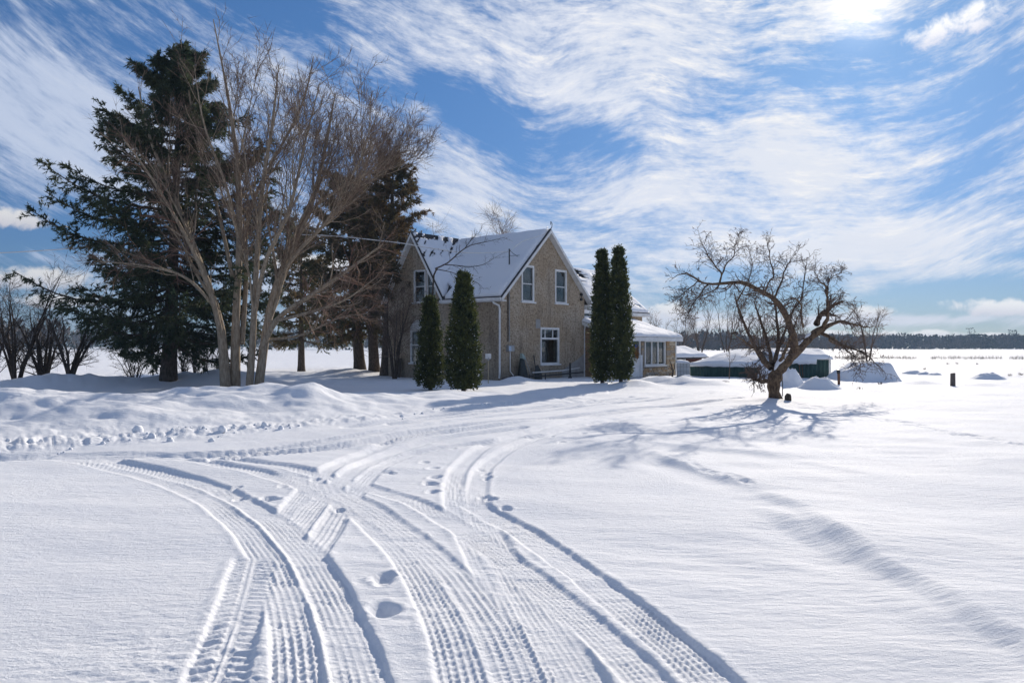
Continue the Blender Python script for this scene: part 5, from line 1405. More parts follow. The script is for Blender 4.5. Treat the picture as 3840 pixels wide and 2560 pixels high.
# ---- far wood along the horizon
def build_forest():
    rng = np.random.default_rng(131)
    con, dec = [], []
    def row(u0, u1, n, D0, D1, h0, h1, frac):
        for _ in range(n):
            u = rng.uniform(u0, u1); D = rng.uniform(D0, D1); x, y = u * D, D
            H = rng.uniform(h0, h1); z0 = gz(x, y)
            if rng.random() < frac:
                k = 26; t = rng.random(k) ** .8; a = rng.uniform(0, 6.283, k); r = .20 * H * (1 - t) * rng.uniform(.4, 1, k) + .1
                p = np.stack([x + np.cos(a) * r, y + np.sin(a) * r, z0 + t * H], 1)
                d = np.stack([np.cos(a), np.sin(a), np.full(k, -.35)], 1)
                con.append(leaves(p, d, H * .2, H * .075, rng))
            else:
                k = 26; t = .05 + .88 * rng.random(k); a = rng.uniform(0, 6.283, k); r = .26 * H * np.sqrt(np.clip(1 - ((t - .6) / .45) ** 2, .05, 1)) * np.sqrt(rng.random(k))
                p = np.stack([x + np.cos(a) * r, y + np.sin(a) * r, z0 + t * H * .93], 1)
                d = np.stack([np.cos(a) * .5, np.sin(a) * .5, np.full(k, 1.0)], 1)
                dec.append(leaves(p, d, H * .26, H * .05, rng))
    row(.36, 1.0, 1000, 560, 700, 9.0, 11.5, .7)
    row(.3, 1.0, 500, 545, 600, 4.0, 8, .3)
    row(.20, .44, 420, 330, 430, 4.0, 7.0, .10)
    row(-.1, .3, 260, 420, 560, 8, 11, .3)
    row(-1.0, -.1, 520, 420, 600, 8, 13, .3)
    row(-.95, -.56, 130, 230, 300, 7, 11, .2)
    for (px, D, H) in ((3640, 590, 15.5), (3800, 600, 14.5)):
        x = (px - 1920) * D / FPX; k = 120; t = .35 + .65 * rng.random(k); a = rng.uniform(0, 6.28, k); r = 3.0 * np.sqrt(np.clip(1 - ((t - .85) / .5) ** 2, .03, 1)) * rng.random(k)
        p = np.stack([x + np.cos(a) * r, D + np.sin(a) * r, gz(x, D) + t * H], 1)
        con.append(leaves(p, np.stack([np.cos(a), np.sin(a), np.full(k, .2)], 1), 1.3, .4, rng))
    M_FAR = material('far_conifers', (0.020, 0.032, 0.030), .9, (0.045, 0.052, 0.045), .02, coord='Object')
    M_FARD = material('far_bare_wood', (0.085, 0.072, 0.066), .9, (0.15, 0.125, 0.115), .02, coord='Object')
    v, f = join(con); o = link('far_wood', mesh_np('far_wood', v, f), M_FAR)
    tag(o, 'far line of dark conifers along the horizon', 'forest', kind='stuff')
    v, f = join(dec); o = link('far_brush', mesh_np('far_brush', v, f), M_FARD)
    tag(o, 'far greyish brown belt of bare trees along the horizon', 'forest', kind='stuff')
build_forest()

# ------------------------------------------------------------------ outbuildings and yard things
M_GREEN = material('green_sheet_metal', (0.015, 0.055, 0.050), .45, (0.022, 0.075, 0.068), 2.0, spec=.4)
M_PALEGREEN = material('weathered_green_end', (0.34, 0.36, 0.27), .8, (0.25, 0.27, 0.20), 3.0, bump=.2)
M_BRICK = material('red_brown_boards', (0.15, 0.06, 0.04), .85, (0.10, 0.042, 0.03), 5.0, vec=(1, 1, .3))
M_RUST = material('rusty_steel', (0.11, 0.055, 0.035), .85, (0.17, 0.09, 0.05), 9.0, bump=.3)
M_POST = material('grey_wood', (0.085, 0.072, 0.066), .9, (0.14, 0.12, 0.11), 8.0, vec=(4, 4, .6), bump=.5)
M_TARP = material('dark_tarp', (0.012, 0.018, 0.018), .45, (0.03, 0.035, 0.035), 4.0, bump=.4, spec=.5)
M_PALETARP = material('pale_green_plastic', (0.33, 0.42, 0.39), .5)
M_YELLOWWOOD = material('shovel_handle_wood', (0.46, 0.38, 0.24), .7)
M_TOTE = material('tote_plastic', (0.55, 0.58, 0.60), .5, (0.47, 0.5, 0.52), 2.0)

def blob(name, c, r, label, cat, seed, n=28, power=1.0, amp=.18, group=None, parent=None, flat=None, sharp=0.0):
    """a heap of snow: lumpy dome reaching below the ground line"""
    rng = np.random.default_rng(seed)
    a = np.linspace(0, 2 * np.pi, n, endpoint=False); t = np.linspace(0, 1, n // 2 + 1)
    A, Tt = np.meshgrid(a, t)
    if power < 0:        # slumped heap running out into the surrounding snow
        rr = Tt * 1.55; zz = np.exp(-1.9 * (Tt * 1.3) ** 3.2) - .01
    else:
        rr = np.sin(Tt * np.pi / 2) ** power; zz = np.cos(Tt * np.pi / 2) ** (1.0 + sharp)
    x = c[0] + r[0] * np.cos(A) * rr; y = c[1] + r[1] * np.sin(A) * rr
    k = 1 + 1.6 * amp * fbm(x * 1.4 / r[0] + seed, y * 1.4 / r[1] + seed * .7, 3)
    xx = c[0] + (x - c[0]) * k; yy = c[1] + (y - c[1]) * k
    z = c[2] + r[2] * zz * (1 + amp * 2.2 * fbm(x * 2.6 + seed, y * 2.6, 4, .6)) - .12 * Tt ** 6
    if flat: z = np.minimum(z, c[2] + flat + .05 * fbm(x * 1.5, y * 1.5, 2))
    V = np.stack([xx, yy, z], -1).reshape(-1, 3)
    idx = np.arange(A.size).reshape(A.shape)
    q = np.stack([idx[:-1], np.roll(idx[:-1], -1, 1), np.roll(idx[1:], -1, 1), idx[1:]], -1).reshape(-1, 4)
    V = V - np.array(c)[None]
    o = link(name, mesh_np(name, V, q), SNOW, parent, loc=c, smooth=True)
    return tag(o, label, cat, group) if label else o

def frame_of(A, B):
    """origin at A, x axis along A->B on the ground"""
    d = Vector((B[0] - A[0], B[1] - A[1], 0)); L = d.length
    return math.atan2(d.y, d.x), L

# long low green shed, its roof drowned in snow
def low_shed():
    A = at(2588, 1411, 45.5); B = at(2900, 1419, 41.8)
    rz_, L = frame_of(A, B)
    root = empty('low_green_shed', (A[0], A[1], 0), rz_, 'long low green metal shed with a thick snow-drowned roof', 'shed')
    n = 26; w = L / n
    for k in range(n):          # ribbed sheets
        mb = MB(); x = k * w
        prof = [(0, 0), (.55 * w, 0), (.68 * w, -.035), (.86 * w, -.035), (.985 * w, 0)]
        pts = [(x + a, b) for a, b in prof]
        vs = [(a, b, -.3) for a, b in pts] + [(a, b, .74) for a, b in pts]
        mb.add(vs, [(i, i + 1, i + 6, i + 5) for i in range(4)])
        mb.build('wall_panel', M_GREEN, root)
    MB().box((0, .06, -.3), (L, 3.6, .70)).build('wall', M_GREEN, root)
    # rounded roof snow: profile across the depth
    nu, nv = 60, 26
    u = np.linspace(-.15, L + .3, nu); t = np.linspace(0, 1, nv)
    U, Tt = np.meshgrid(u, t)
    rise = .98 * np.sin(np.clip(Tt, 0, 1) * np.pi * .5) ** .75
    end = np.clip((U + .15) / 1.1, 0, 1) ** .55
    end = .12 + .88 * end
    z = .68 + rise * .86 * end * (1 + .12 * fbm(U * .7, Tt * 3, 3)) + .05 * fbm(U * 1.6, Tt * 5 + 4, 2)
    y = -.22 + 4.4 * Tt + .06 * perlin(U * 1.3, Tt * 0 + 2)
    z[0] = .62 + .05 * perlin(u * 2.1, u * 0 + 5)
    V = np.stack([U, y, z], -1).reshape(-1, 3)
    idx = np.arange(nu * nv).reshape(nv, nu)
    q = np.stack([idx[:-1, :-1], idx[:-1, 1:], idx[1:, 1:], idx[1:, :-1]], -1).reshape(-1, 4)
    o = link('roof_snow', mesh_np('roof_snow', V, q), SNOW, root, smooth=True)
    md = o.modifiers.new('depth', 'SOLIDIFY'); md.thickness = .10; md.offset = -1
    MB().box((-.05, -.05, .58), (L + .1, .05, .64)).build('roof_edge', M_GREYMETAL, root)
low_shed()

def small_shed():
    A = at(2925, 1421, 41.6); B = at(3108, 1421, 41.6)
    rz_, L = frame_of(A, B)
    root = empty('green_metal_shed', (A[0], A[1], 0), rz_, 'green metal shed with pale end wall behind the snow piles', 'shed')
    n = 12; w = L / n
    for k in range(n):
        mb = MB(); x = k * w
        pts = [(x, 0), (x + .5 * w, 0), (x + .62 * w, -.04), (x + .85 * w, -.04), (x + .985 * w, 0)]
        mb.add([(a, b, -.3) for a, b in pts] + [(a, b, 1.02) for a, b in pts], [(i, i + 1, i + 6, i + 5) for i in range(4)])
        mb.build('wall_panel', M_GREEN, root)
    dpt = 3.0
    MB().box((.02, .05, -.3), (L - .01, dpt, 1.0)).build('wall', M_GREEN, root)
    MB().box((L - .015, -.05, -.3), (L + .10, .06, 1.04)).build('corner_trim', M_WHITE, root)
    for k in range(7):
        mb = MB(); y0 = .07 + k * (dpt / 7); y1 = y0 + dpt / 7 - .012
        top = lambda y: 1.02 + .42 * (1 - abs(y - dpt / 2) / (dpt / 2))
        mb.hexa([(L, y0, -.3), (L + .03, y0, -.3), (L + .03, y1, -.3), (L, y1, -.3), (L, y0, top(y0)), (L + .03, y0, top(y0)), (L + .03, y1, top(y1)), (L, y1, top(y1))])
        mb.build('end_board', M_PALEGREEN, root)
    snow_sheet('roof_snow', [(-.4, -.25, 1.0), (L + .16, -.25, 1.0), (L + .16, dpt / 2, 1.44), (-.4, dpt / 2, 1.44)], 40, 20, root, .20, seed=31, edge=.25, noise_amp=.06)
    snow_sheet('roof_snow', [(-.4, dpt / 2, 1.44), (L + .16, dpt / 2, 1.44), (L + .16, dpt + .2, 1.0), (-.4, dpt + .2, 1.0)], 30, 14, root, .20, seed=32, edge=.25)
    # icicle-edged snow curtain hanging over the wall
    nu = 40; u = np.linspace(0.0, L * .72, nu); bot = .78 + .09 * perlin(u * 3.3, u * 0 + 9) + .05 * perlin(u * 9, u * 0)
    V = np.concatenate([np.stack([u, np.full(nu, -.20), np.full(nu, 1.06)], 1), np.stack([u, np.full(nu, -.10), bot], 1)])
    f = [(i, i + 1, nu + i + 1, nu + i) for i in range(nu - 1)]
    o = link('snow_curtain', mesh_np('snow_curtain', V, np.array(f)), SNOW, root, smooth=True)
    md = o.modifiers.new('depth', 'SOLIDIFY'); md.thickness = .07
    MB().tube([(1.0, -.25, -.2), (.93, -.12, .95)], .02, 6).build('leaning_pole', M_RUST, root)
    MB().tube([(1.13, -.25, -.2), (1.08, -.12, .93)], .02, 6).build('leaning_pole', M_RUST, root)
small_shed()

def brown_outbuilding():
    A = at(2520, 1372, 60.0); B = at(2632, 1368, 62.0)
    rz_, L = frame_of(A, B)
    root = empty('brown_outbuilding', (A[0], A[1], 0), rz_, 'small red-brown outbuilding with snowy roof between annex and green shed', 'shed')
    H0 = HC - (1340 - 1300) * 60 / FPX
    n = 9; w = L / n
    wx0, wx1 = L * .17, L * .42
    for k in range(n):
        x0, x1 = k * w, (k + .97) * w
        if x0 < wx1 and x1 > wx0: top = .35
        else: top = H0
        MB().box((x0, 0, -.3), (x1, .06, top)).build('wall_board', M_BRICK, root)
    MB().box((0, .07, -.3), (L, 3.5, H0 - .05)).build('wall', M_BRICK, root)
    wf = MB()
    wf.box((wx0 - .05, -.03, .35), (wx0 + .04, .05, H0 - .05)); wf.box((wx1 - .04, -.03, .35), (wx1 + .06, .05, H0 - .05)); wf.box((wx0 + .04, -.03, .35), (wx1 - .04, .05, .43)); wf.box((wx0 + .04, -.03, H0 - .13), (wx1 - .04, .05, H0 - .05))
    win = wf.build('window', M_WHITE, root)
    MB().box((wx0 + .04, .0, .43), (wx1 - .04, .01, H0 - .13)).build('pane', GLASS, win)
    rf = MB()
    rf.hexa(slab([(-.3, -.5, H0 - .02), (L + .3, -.5, H0 + .02), (L + .35, 2.0, H0 + .80), (-.3, 2.0, H0 + .62)], .1).v)
    r = rf.build('roof', M_SHINGLE, root)
    snow_sheet('roof_snow', [(-.3, -.5, H0), (L + .2, -.5, H0 + .02), (L + .22, 2.0, H0 + .80), (-.3, 2.0, H0 + .62)], 30, 24, r, .22, seed=35, edge=.3, noise_amp=.05)
brown_outbuilding()

def tote():
    A = at(2538, 1417, 44.0)
    root = empty('caged_tank', (A[0], A[1], gz(A[0], A[1])), -.15, 'white liquid tank in a grey wire cage beside the annex corner', 'tank')
    w, h = .72, .80
    MB().box((.03, .03, -.2), (w - .03, w - .03, h - .03)).build('tank', M_TOTE, root)
    for k in range(5):
        x = .02 + k * (w - .04) / 4
        MB().box((x - .012, -.012, -.2), (x + .012, .012, h)).build('cage_bar', M_GREYMETAL, root)
    for k in range(4):
        z = .06 + k * (h - .08) / 3
        MB().box((0, -.028, z - .012), (w, -.013, z + .012)).build('cage_bar', M_GREYMETAL, root)
    snow_sheet('snow_cap', [(-.04, -.05, h - .02), (w + .08, -.05, h - .08), (w + .08, w, h - .08), (-.04, w, h + .05)], 12, 12, root, .12, seed=36, edge=.2)
tote()

# snow heaps on the right
for i, (px, py, D, rx, ry, rzz, lab, fl, pw, shp) in enumerate([
        (2968, 1443, 34.5, .46, .5, .66, 'steep snow pile just right of the apple trunk', None, -1, .2),
        (3074, 1454, 32.2, .70, .6, .46, 'rounded snow pile in front of the green shed end', None, -1, 0),
        (2908, 1422, 41.5, .85, .8, .95, 'snow drift filling the gap between the two green sheds', None, -1, 0),
        (3420, 1404, 48.0, .55, .5, .22, 'small snow hump right of the big mound', None, -1, 0),
        (3465, 1406, 47.0, .35, .4, .20, 'smallest snow hump of the three in the field', None, -1, 0),
        (3505, 1409, 46.5, .42, .4, .16, 'flat snow hump, right one of the three in the field', None, -1, 0),
        (3705, 1418, 42.0, .78, .6, .36, 'low snow hump in the field right of the grey post', None, -1, 0),
        (3345, 1430, 38.0, .34, .3, .20, 'lumpy snow chunk at the foot of the big mound', None, -1, 0)]):
    x = (px - 1920) * D / FPX
    blob('snow_pile', (x, D, gz(x, D) - .03), (rx, ry, rzz), lab, 'snow pile', 140 + i, 32, pw, .14, 'snow piles right of the apple tree', flat=fl, sharp=shp)
def big_mound():
    """steep-sided snow heap with a flat crown"""
    D = 39.5
    p = [at(3152, 1425, D), at(3368, 1429, D - .6), at(3322, 1352, D + .3), at(3225, 1345, D + .3), at(3155, 1372, D + .2)]
    c = np.mean(p, 0); c[2] = gz(c[0], c[1]) - .1
    nu, nv = 40, 26
    u = np.linspace(0, 1, nu); v = np.linspace(0, 1, nv)
    U, W = np.meshgrid(u, v)
    x = p[0][0] - .2 + (p[1][0] - p[0][0] + .4) * U; y = D - 1.2 + 3.6 * W
    top = np.interp(u, [0, .07, .2, .33, .6, .8, .97, 1.0], [0, .62, .78, 1.02, 1.06, 1.0, .08, 0])[None]
    pr = np.clip(np.minimum(W / .13, (1 - W) / .45), 0, 1); pr = pr ** .8
    z = gz(c[0], c[1]) - .12 + (top * pr) * (1 + .10 * fbm(x * .9, y * .9, 3)) + .05 * fbm(x * 2.6, y * 2.6, 3)
    V = np.stack([x, y, z], -1).reshape(-1, 3) - c[None]
    idx = np.arange(nu * nv).reshape(nv, nu)
    q = np.stack([idx[:-1, :-1], idx[:-1, 1:], idx[1:, 1:], idx[1:, :-1]], -1).reshape(-1, 4)
    o = link('snow_mound', mesh_np('snow_mound', V, q), SNOW, None, loc=tuple(c), smooth=True)
    tag(o, 'large steep-sided snow mound with flat top right of the green shed', 'snow pile')
big_mound()
for i, (dx, dy, r, lab) in enumerate([(2033, 1297, .04, 'small snowball at the end of the old furrow'), (2240, 1402, .045, 'fist-sized snow chunk in the furrow near the right edge'), (2300, 1437, .035, 'snow chunk in the furrow at the right edge')]):
    x, y = gd(dx, dy)
    blob('snow_chunk', (x, y, gz(x, y) - .045), (r, r, r * 1.3), lab, 'snow chunk', 160 + i, 20, 1, .3, 'snow chunks in the furrow')

# posts and rods
def post(px, py, D, h, w, m, label, name='fence_post', tilt=.02, round_=True):
    x = (px - 1920) * D / FPX; z = gz(x, D)
    root = empty(name, (x, D, z), 0, label, 'post')
    mb = MB()
    if round_:
        mb.tube([(0, 0, -.3), (tilt * .3, 0, h * .5), (tilt, 0, h * .94), (tilt, 0, h)], [w, w * .97, w * .93, w * .55], 9)
    else:
        mb.hexa([(-w, -w, -.3), (w, -w, -.3), (w, w, -.3), (-w, w, -.3), (-w + tilt, -w * .9, h * .96), (w * .8 + tilt, -w * .9, h), (w * .8 + tilt, w * .9, h), (-w + tilt, w * .9, h * .96)])
    mb.build('shaft', m, root)
    return root
p = post(3146, 1440, 35.5, .62, .06, M_RUST, 'short rusty brown post by the green shed corner', tilt=-.02)
MB().tube([(-.02, 0, .5), (-.03, 0, .66)], .075, 9).build('cap', M_DARKMETAL, p)
p = post(3573, 1446, 33.9, .56, .078, M_POST, 'weathered grey fence post alone in the snowy field', round_=False, tilt=.01)
p = post(2935, 1468, 26.6, .86, .016, M_DARKMETAL, 'thin dark stake right behind the apple trunk', name='metal_stake', tilt=-.03)
MB().box((-.05, -.01, .78), (.07, .01, .88)).build('tag', M_DARKMETAL, p)

# things leaning along the house wall (house frame)
def wall_thing(name, a, d, label, cat, z=None):
    """empty in front of the gable wall at distance a along it, d metres out"""
    x = HX + a * _c + d * _s; y = HY + a * _s - d * _c
    return empty(name, (x, y, gz(x, y) if z is None else z), HROT, label, cat)
def ga(px): return ray_local(px, 1380, 1, -.2).x
r = wall_thing('tarped_bundle', ga(1955), .32, 'dark tarp-wrapped bundle leaning on the gable wall', 'bundle')
mb = MB(); n = 12
rings = [(-.1, .30, .20, 0), (.25, .29, .19, .01), (.6, .24, .15, .03), (.9, .17, .11, .05), (1.1, .10, .07, .06)]
vs, fs = [], []
for j, (z, a, b, off) in enumerate(rings):
    for k in range(n):
        t = k / n * 6.283; q = 1 + .12 * math.sin(5 * t + j) ; vs.append((a * q * math.cos(t) - off * .5, b * q * math.sin(t) + off, z))
for j in range(len(rings) - 1):
    for k in range(n): fs.append((j * n + k, j * n + (k + 1) % n, (j + 1) * n + (k + 1) % n, (j + 1) * n + k))
fs.append(tuple(range((len(rings) - 1) * n, len(rings) * n)))
mb.add(vs, fs); mb.build('tarp', M_TARP, r, smooth=True)
mb = MB(); mb.hexa([(-.15, -.1, 1.05), (.12, -.1, 1.0), (.12, .1, 1.0), (-.15, .1, 1.05), (-.13, -.04, 1.3), (.02, -.04, 1.24), (.02, .08, 1.24), (-.13, .08, 1.3)]); mb.build('hood', M_PALETARP, r)
MB().tube([(-.15, -.22, 1.1), (.35, -.30, .05)], .014, 6).build('cord', M_GREYMETAL, r)
r = wall_thing('folded_umbrella', ga(2012), .30, 'closed dark patio umbrella leaning beside the lower gable window', 'umbrella')
MB().tube([(0, .05, .05), (-.06, .12, .55), (-.10, .2, 1.22)], [.022, .022, .03], 7).build('pole', M_DARKMETAL, r)
mb = MB(); n = 10; vs, fs = [], []
rings = [(.0, .24), (.15, .25), (.45, .18), (.66, .09), (.72, .03)]
for j, (z, a) in enumerate(rings):
    for k in range(n):
        t = k / n * 6.283; q = a * (1 + .18 * (k % 2)); vs.append((q * math.cos(t) - .04 * z, q * .6 * math.sin(t) + .06 * z, z))
for j in range(len(rings) - 1):
    for k in range(n): fs.append((j * n + k, j * n + (k + 1) % n, (j + 1) * n + (k + 1) % n, (j + 1) * n + k))
mb.add(vs, fs).build('canopy', M_TARP, r)
r = wall_thing('black_post', ga(2112), .65, 'short black post standing in front of the gable window', 'post')
MB().tube([(0, 0, -.2), (0, 0, .80)], .05, 8).build('shaft', M_DARKMETAL, r); MB().tube([(0, 0, .0), (0, 0, .08)], .10, 10).build('base', M_DARKMETAL, r)
# pipe frame lying along the wall base, dusted with snow
r = wall_thing('pipe_frame', ga(1900), .75, 'black pipe lying in the snow along the gable wall', 'pipe')
x1 = ga(2165) - ga(1900)
MB().tube([(-.3, .1, .16), (.9, 0, .15), (2.0, -.05, .13), (x1 * .6, .0, .17), (x1, .15, .22)], .035, 7).build('pipe', M_DARKMETAL, r, smooth=True)
MB().tube([(1.6, .25, .30), (x1 * .7, .25, .35), (x1 * .98, .3, .46)], .03, 7).build('rail', M_WHITE, r, smooth=True)
for a in (.0, 1.1, 2.4): MB().tube([(a, .04, -.2), (a, .04, .22)], .03, 6).build('support', M_DARKMETAL, r)
# boards and blocks at the downspout foot
r = wall_thing('splash_block', -.02, .45, 'pile of dark blocks and snow at the downspout foot', 'block')
MB().box((-.25, -.12, -.15), (.1, .2, .14)).build('block', M_POST, r); MB().box((.14, -.2, -.15), (.42, .1, .12)).build('block', M_TARP, r)
# upside-down shovel left of the corner
D = 35.6; x = (1831 - 1920) * D / FPX
r = empty('snow_shovel', (x, D, gz(x, D)), .1, 'white-bladed shovel standing upside down in the snow before the front wall', 'shovel')
MB().tube([(0, 0, -.2), (0.01, .02, 1.15)], .018, 7).build('handle', M_YELLOWWOOD, r)
mb = MB(); mb.hexa([(-.13, .02, 1.10), (.13, .02, 1.10), (.12, .05, 1.10), (-.12, .05, 1.10), (-.13, .0, 1.33), (.13, .0, 1.33), (.13, .03, 1.33), (-.13, .03, 1.33)]); mb.build('blade', M_WHITE, r)
MB().tube([(0.008, .02, 1.02), (.01, .03, 1.14)], .03, 7).build('socket', M_GREYMETAL, r)
# boards against the front wall left
def front_thing(name, a, d, label, cat):
    x = HX - a * _s - d * _c; y = HY + a * _c - d * _s
    return empty(name, (x, y, gz(x, y)), HROT, label, cat)
af = ray_local(1495, 1390, 0, -.2).y
r = front_thing('leaning_board', af, .25, 'dark board leaning on the left end of the front wall', 'board')
MB().hexa([(-.05, -.16, -.2), (0, -.16, -.2), (0, .16, -.2), (-.05, .16, -.2), (.10, -.15, 1.05), (.14, -.15, 1.05), (.14, .12, 1.0), (.10, .12, 1.0)]).build('board', M_BARK_DARK, r)
# debris before the annex
bx = at(2520, 1425, 40)
r = empty('broken_stump', (bx[0], bx[1], gz(bx[0], bx[1])), 0, 'dark crooked broken shrub stump before the annex corner', 'stump')
mb = MB(); mb.tube([(-.2, -.1, .0), (.0, 0, .1), (.05, 0, .4), (-.02, .05, .75), (-.1, .1, 1.0)], [.06, .055, .04, .03, .01], 7); mb.tube([(.04, 0, .35), (.14, .05, .6), (.12, .05, .85)], [.03, .02, .01], 6); mb.tube([(.0, 0, .5), (-.15, 0, .72)], [.02, .008], 5)
mb.build('stem', M_BARK_DARK, r, smooth=True)
bx = at(2577, 1420, 41.5)
r = empty('wooden_block', (bx[0], bx[1], gz(bx[0], bx[1])), .1, 'snow-capped dark wooden block at the right annex corner', 'block')
MB().box((-.18, -.15, -.1), (.2, .15, .13)).build('block', M_POST, r)
snow_sheet('snow_cap', [(-.2, -.17, .13), (.22, -.17, .13), (.22, .17, .15), (-.2, .17, .15)], 8, 8, r, .07, seed=44, edge=.1)
for i, (px, py, D, a, lab) in enumerate([(2660, 1436, 35.5, 2.9, 'fallen stick lying in the snow before the green shed, left one'), (2712, 1434, 36, .5, 'fallen snow-dusted stick before the sapling, right one')]):
    b = at(px, py, D); r = empty('fallen_stick', (b[0], b[1], gz(b[0], b[1])), a, lab, 'stick')
    MB().tube([(-.3, 0, .03), (0, .02, .05), (.35, -.02, .04)], [.022, .025, .012], 6).build('stick', M_BARK_DARK, r)
# brush pile under the apple tree's left limb
b = at(2835, 1424, 38.5)
bare_tree('brush_pile', (b[0], b[1]), .8, 'tangle of snow-dusted branches before the low green shed', 170, 8, .8, .03, 6, 4, 2, M_BARK_DARK, M_BARK_DARK, (.3, .6), -.05, (.4, 1.2), cat='brush', twr=.006)
# stump beside the apple base
b = at(2955, 1512, 23.9); r = empty('stump_piece', (b[0], b[1], gz(b[0], b[1])), 0, 'dark broken stump piece at the foot of the apple tree', 'stump')
MB().tube([(0, 0, -.1), (.0, 0, .12), (.02, 0, .2)], [.11, .10, .06], 8).build('stump', M_BARK_DARK, r)
# bird feeder hanging in the apple tree
b = at(2744, 1252, 24.0); r = empty('bird_feeder', tuple(b), 0, 'small roofed bird feeder hanging from the left apple limb', 'bird feeder')
MB().tube([(.07, 0, .06), (.09, -.05, .75)], .006, 5).build('cord', M_DARKMETAL, r)
MB().prism([(-.06, -.10, 0), (.20, -.10, 0), (.07, -.10, .075)], (0, .2, 0)).build('roof', M_BARK_DARK, r)
MB().box((.03, -.05, -.14), (.11, .05, -.003)).build('seed_tube', M_PALETARP, r); MB().box((-.0, -.08, -.165), (.14, .08, -.143)).build('tray', M_BARK_DARK, r)

# cables
def cable(pts, rad, label, m, name='power_cable'):
    q = resample(np.array(pts, float), 40)
    c = q[0].copy()
    o = link(name, MB().tube(q - c, rad, 5).mesh(name), m, None, loc=tuple(c), smooth=True)
    return tag(o, label, 'cable')
mw = Vector((HX + mastx * _c - masty * _s, HY + mastx * _s + masty * _c, mz + .8))
cable([tuple(mw), tuple(at(1750, 948, 39.2)), tuple(at(1600, 928, 39)), tuple(at(1450, 905, 38.6)), tuple(at(1100, 880, 38)), tuple(at(500, 915, 37)), tuple(at(0, 948, 36)), tuple(at(-600, 960, 35))], .022, 'white service cable running from the roof mast leftwards behind the trees', M_WHITE)
cable([tuple(mw), tuple(at(1960, 905, 40.2)), tuple(at(2040, 878, 40.6)), (HX + 3.4 * _c + .2 * _s, HY + 3.4 * _s - .2 * _c, RIDGE + .1)], .018, 'snow-dusted cable sagging from the mast to the gable peak', M_WHITE)

# dry weeds in the field
def weeds():
    rng = np.random.default_rng(181)
    n = 2600
    u = rng.uniform(.40, .80, n) ; D = rng.normal(112, 4, n)
    keep = perlin(u * 30, D * 0 + 3) > -.18; u, D = u[keep], D[keep]; n = len(u)
    x, y = u * D, D; z = ground_h(x, y)
    p = np.stack([x, y, z - .05], 1)
    d = np.stack([rng.normal(0, .3, n), rng.normal(0, .3, n), np.ones(n)], 1)
    v, f = needles(p, d, rng.uniform(.25, .8, n), .022, rng)
    o = link('dry_weeds', mesh_np('dry_weeds', v, f), material('dry_weed', (.30, .25, .20), .9, (.40, .34, .27), 1.0))
    tag(o, 'strip of dry brown weeds sticking out of the far snowy field', 'weeds', kind='stuff')
weeds()
def field_plants():
    rng = np.random.default_rng(182)
    spots = [(3468, 1396, 56, .55, 'pair of tall dry seed heads beside the small snow humps'), (3553, 1372, 76, .5, 'tiny dark evergreen seedling in the field, left one'), (3590, 1372, 76, .55, 'tiny dark evergreen seedling in the field, right one'), (3665, 1375, 74, .4, 'dry weed tuft right of the evergreen seedlings'),
             (3300, 1440, 36, .3, 'small weed tuft before the big snow mound'), (3225, 1458, 32, .25, 'twiggy weed left of the big mound foot'), (3830, 1412, 46, .35, 'twiggy weed cluster at the right edge of the view'), (3788, 1412, 45, .3, 'dark weed tuft near the right picture edge')]
    for (px, py, D, h, lab) in spots:
        x = (px - 1920) * D / FPX; z = gz(x, D)
        root = empty('field_weed', (x, D, z), 0, lab, 'plant', 'weeds dotted over the right field')
        n = 26
        p = np.stack([rng.normal(0, .05, n), rng.normal(0, .05, n), np.full(n, -.03)], 1)
        d = np.stack([rng.normal(0, .45, n), rng.normal(0, .45, n), np.ones(n)], 1)
        v, f = leaves(p, d, rng.uniform(.3, 1.0, n) * h * .8, .008, rng)
        link('stalks', mesh_np('stalks', v, f), M_BARK_DARK, root)
field_plants()

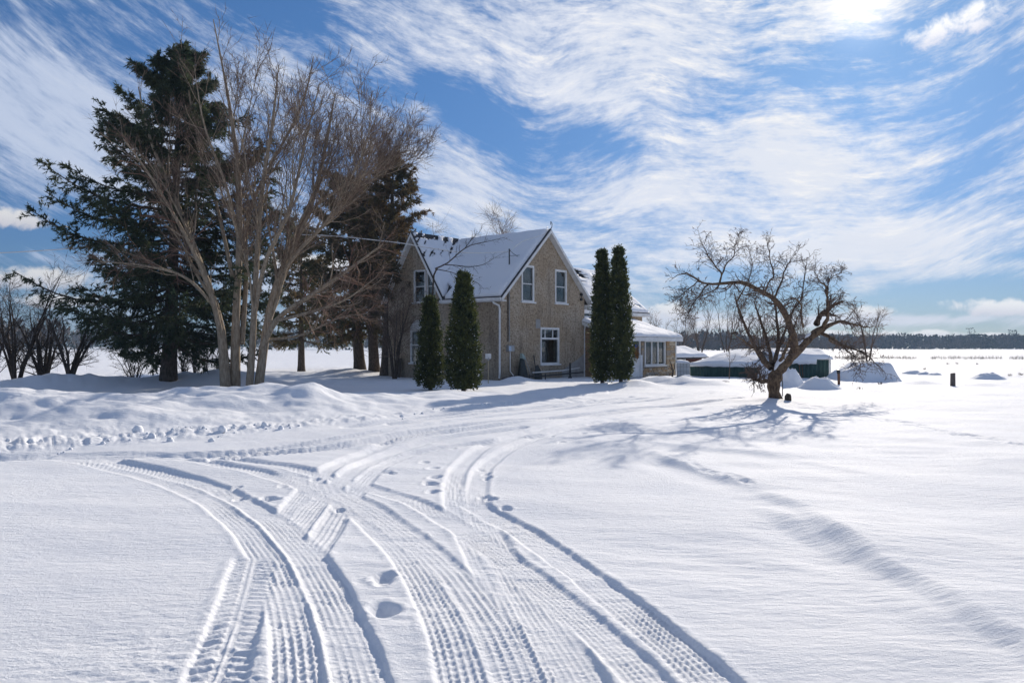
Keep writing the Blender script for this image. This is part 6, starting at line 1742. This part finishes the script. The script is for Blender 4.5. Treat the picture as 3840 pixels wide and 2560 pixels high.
# crumbs of snow thrown out along the drive edge
def clods():
    rng = np.random.default_rng(191)
    vs, fs, b = [], [], 0
    for i in range(100):
        u = rng.uniform(-.72, .02); Y0 = np.interp(u, _eu, _eY); Y = Y0 + rng.normal(.15, .32); X = u * Y
        if perlin(np.array([X * .6]), np.array([3.3]))[0] < -.1: continue
        r = min(.012 * math.exp(rng.normal(.9, .6)), .11)
        z = gz(X, Y)
        k = 8; a = np.linspace(0, 6.283, k, endpoint=False)
        ring = []
        for (zz, rr) in ((-.3, .9), (.35, 1.0), (.95, .55)):
            j = rng.uniform(.7, 1.2, k)
            ring.append(np.stack([X + r * rr * j * np.cos(a), Y + r * rr * j * np.sin(a), np.full(k, z + r * zz) + rng.normal(0, .1 * r, k)], 1))
        V = np.concatenate(ring + [[[X, Y, z + r * 1.15]]])
        F = [(j * k + m, j * k + (m + 1) % k, (j + 1) * k + (m + 1) % k, (j + 1) * k + m) for j in range(2) for m in range(k)] + [(2 * k + m, 2 * k + (m + 1) % k, 3 * k, 3 * k) for m in range(k)]
        F = [(q if q[2] != q[3] else q) for q in F]
        vs.append(V); fs += [tuple(b + t for t in (q if q[2] != q[3] else q[:3])) for q in F]; b += len(V)
    me = bpy.data.meshes.new('snow_clods'); me.from_pydata(np.concatenate(vs).tolist(), [], fs); me.update()
    o = link('snow_clods', me, SNOW, smooth=True)
    tag(o, 'crumbled snow clods along the ploughed drive edge', 'snow', kind='stuff')
clods()

for o in list(bpy.data.objects):
    n = o.name.split('.')[0]
    if n in ('clinging_snow', 'shoots', 'crown', 'boughs', 'buds', 'limbs', 'roof_snow') and o.parent is not None and n != 'roof_snow':
        if n in ('clinging_snow', 'shoots', 'buds'): o['kind'] = 'stuff'

# ------------------------------------------------------------------ thin winter haze
def haze():
    m = bpy.data.materials.new('haze'); m.use_nodes = True
    nt = m.node_tree; nt.nodes.clear(); T = NT(nt)
    o = T.node('ShaderNodeOutputMaterial'); v = T.node('ShaderNodeVolumePrincipled')
    v.inputs['Color'].default_value = (0.50, 0.72, 1.0, 1); v.inputs['Density'].default_value = 0.0004
    nt.links.new(v.outputs[0], o.inputs['Volume'])
    ob = MB().box((-1400, -60, -3), (1400, 900, 34)).build('haze', m)
    tag(ob, 'thin pale winter haze over the fields', 'haze', kind='stuff')
haze()
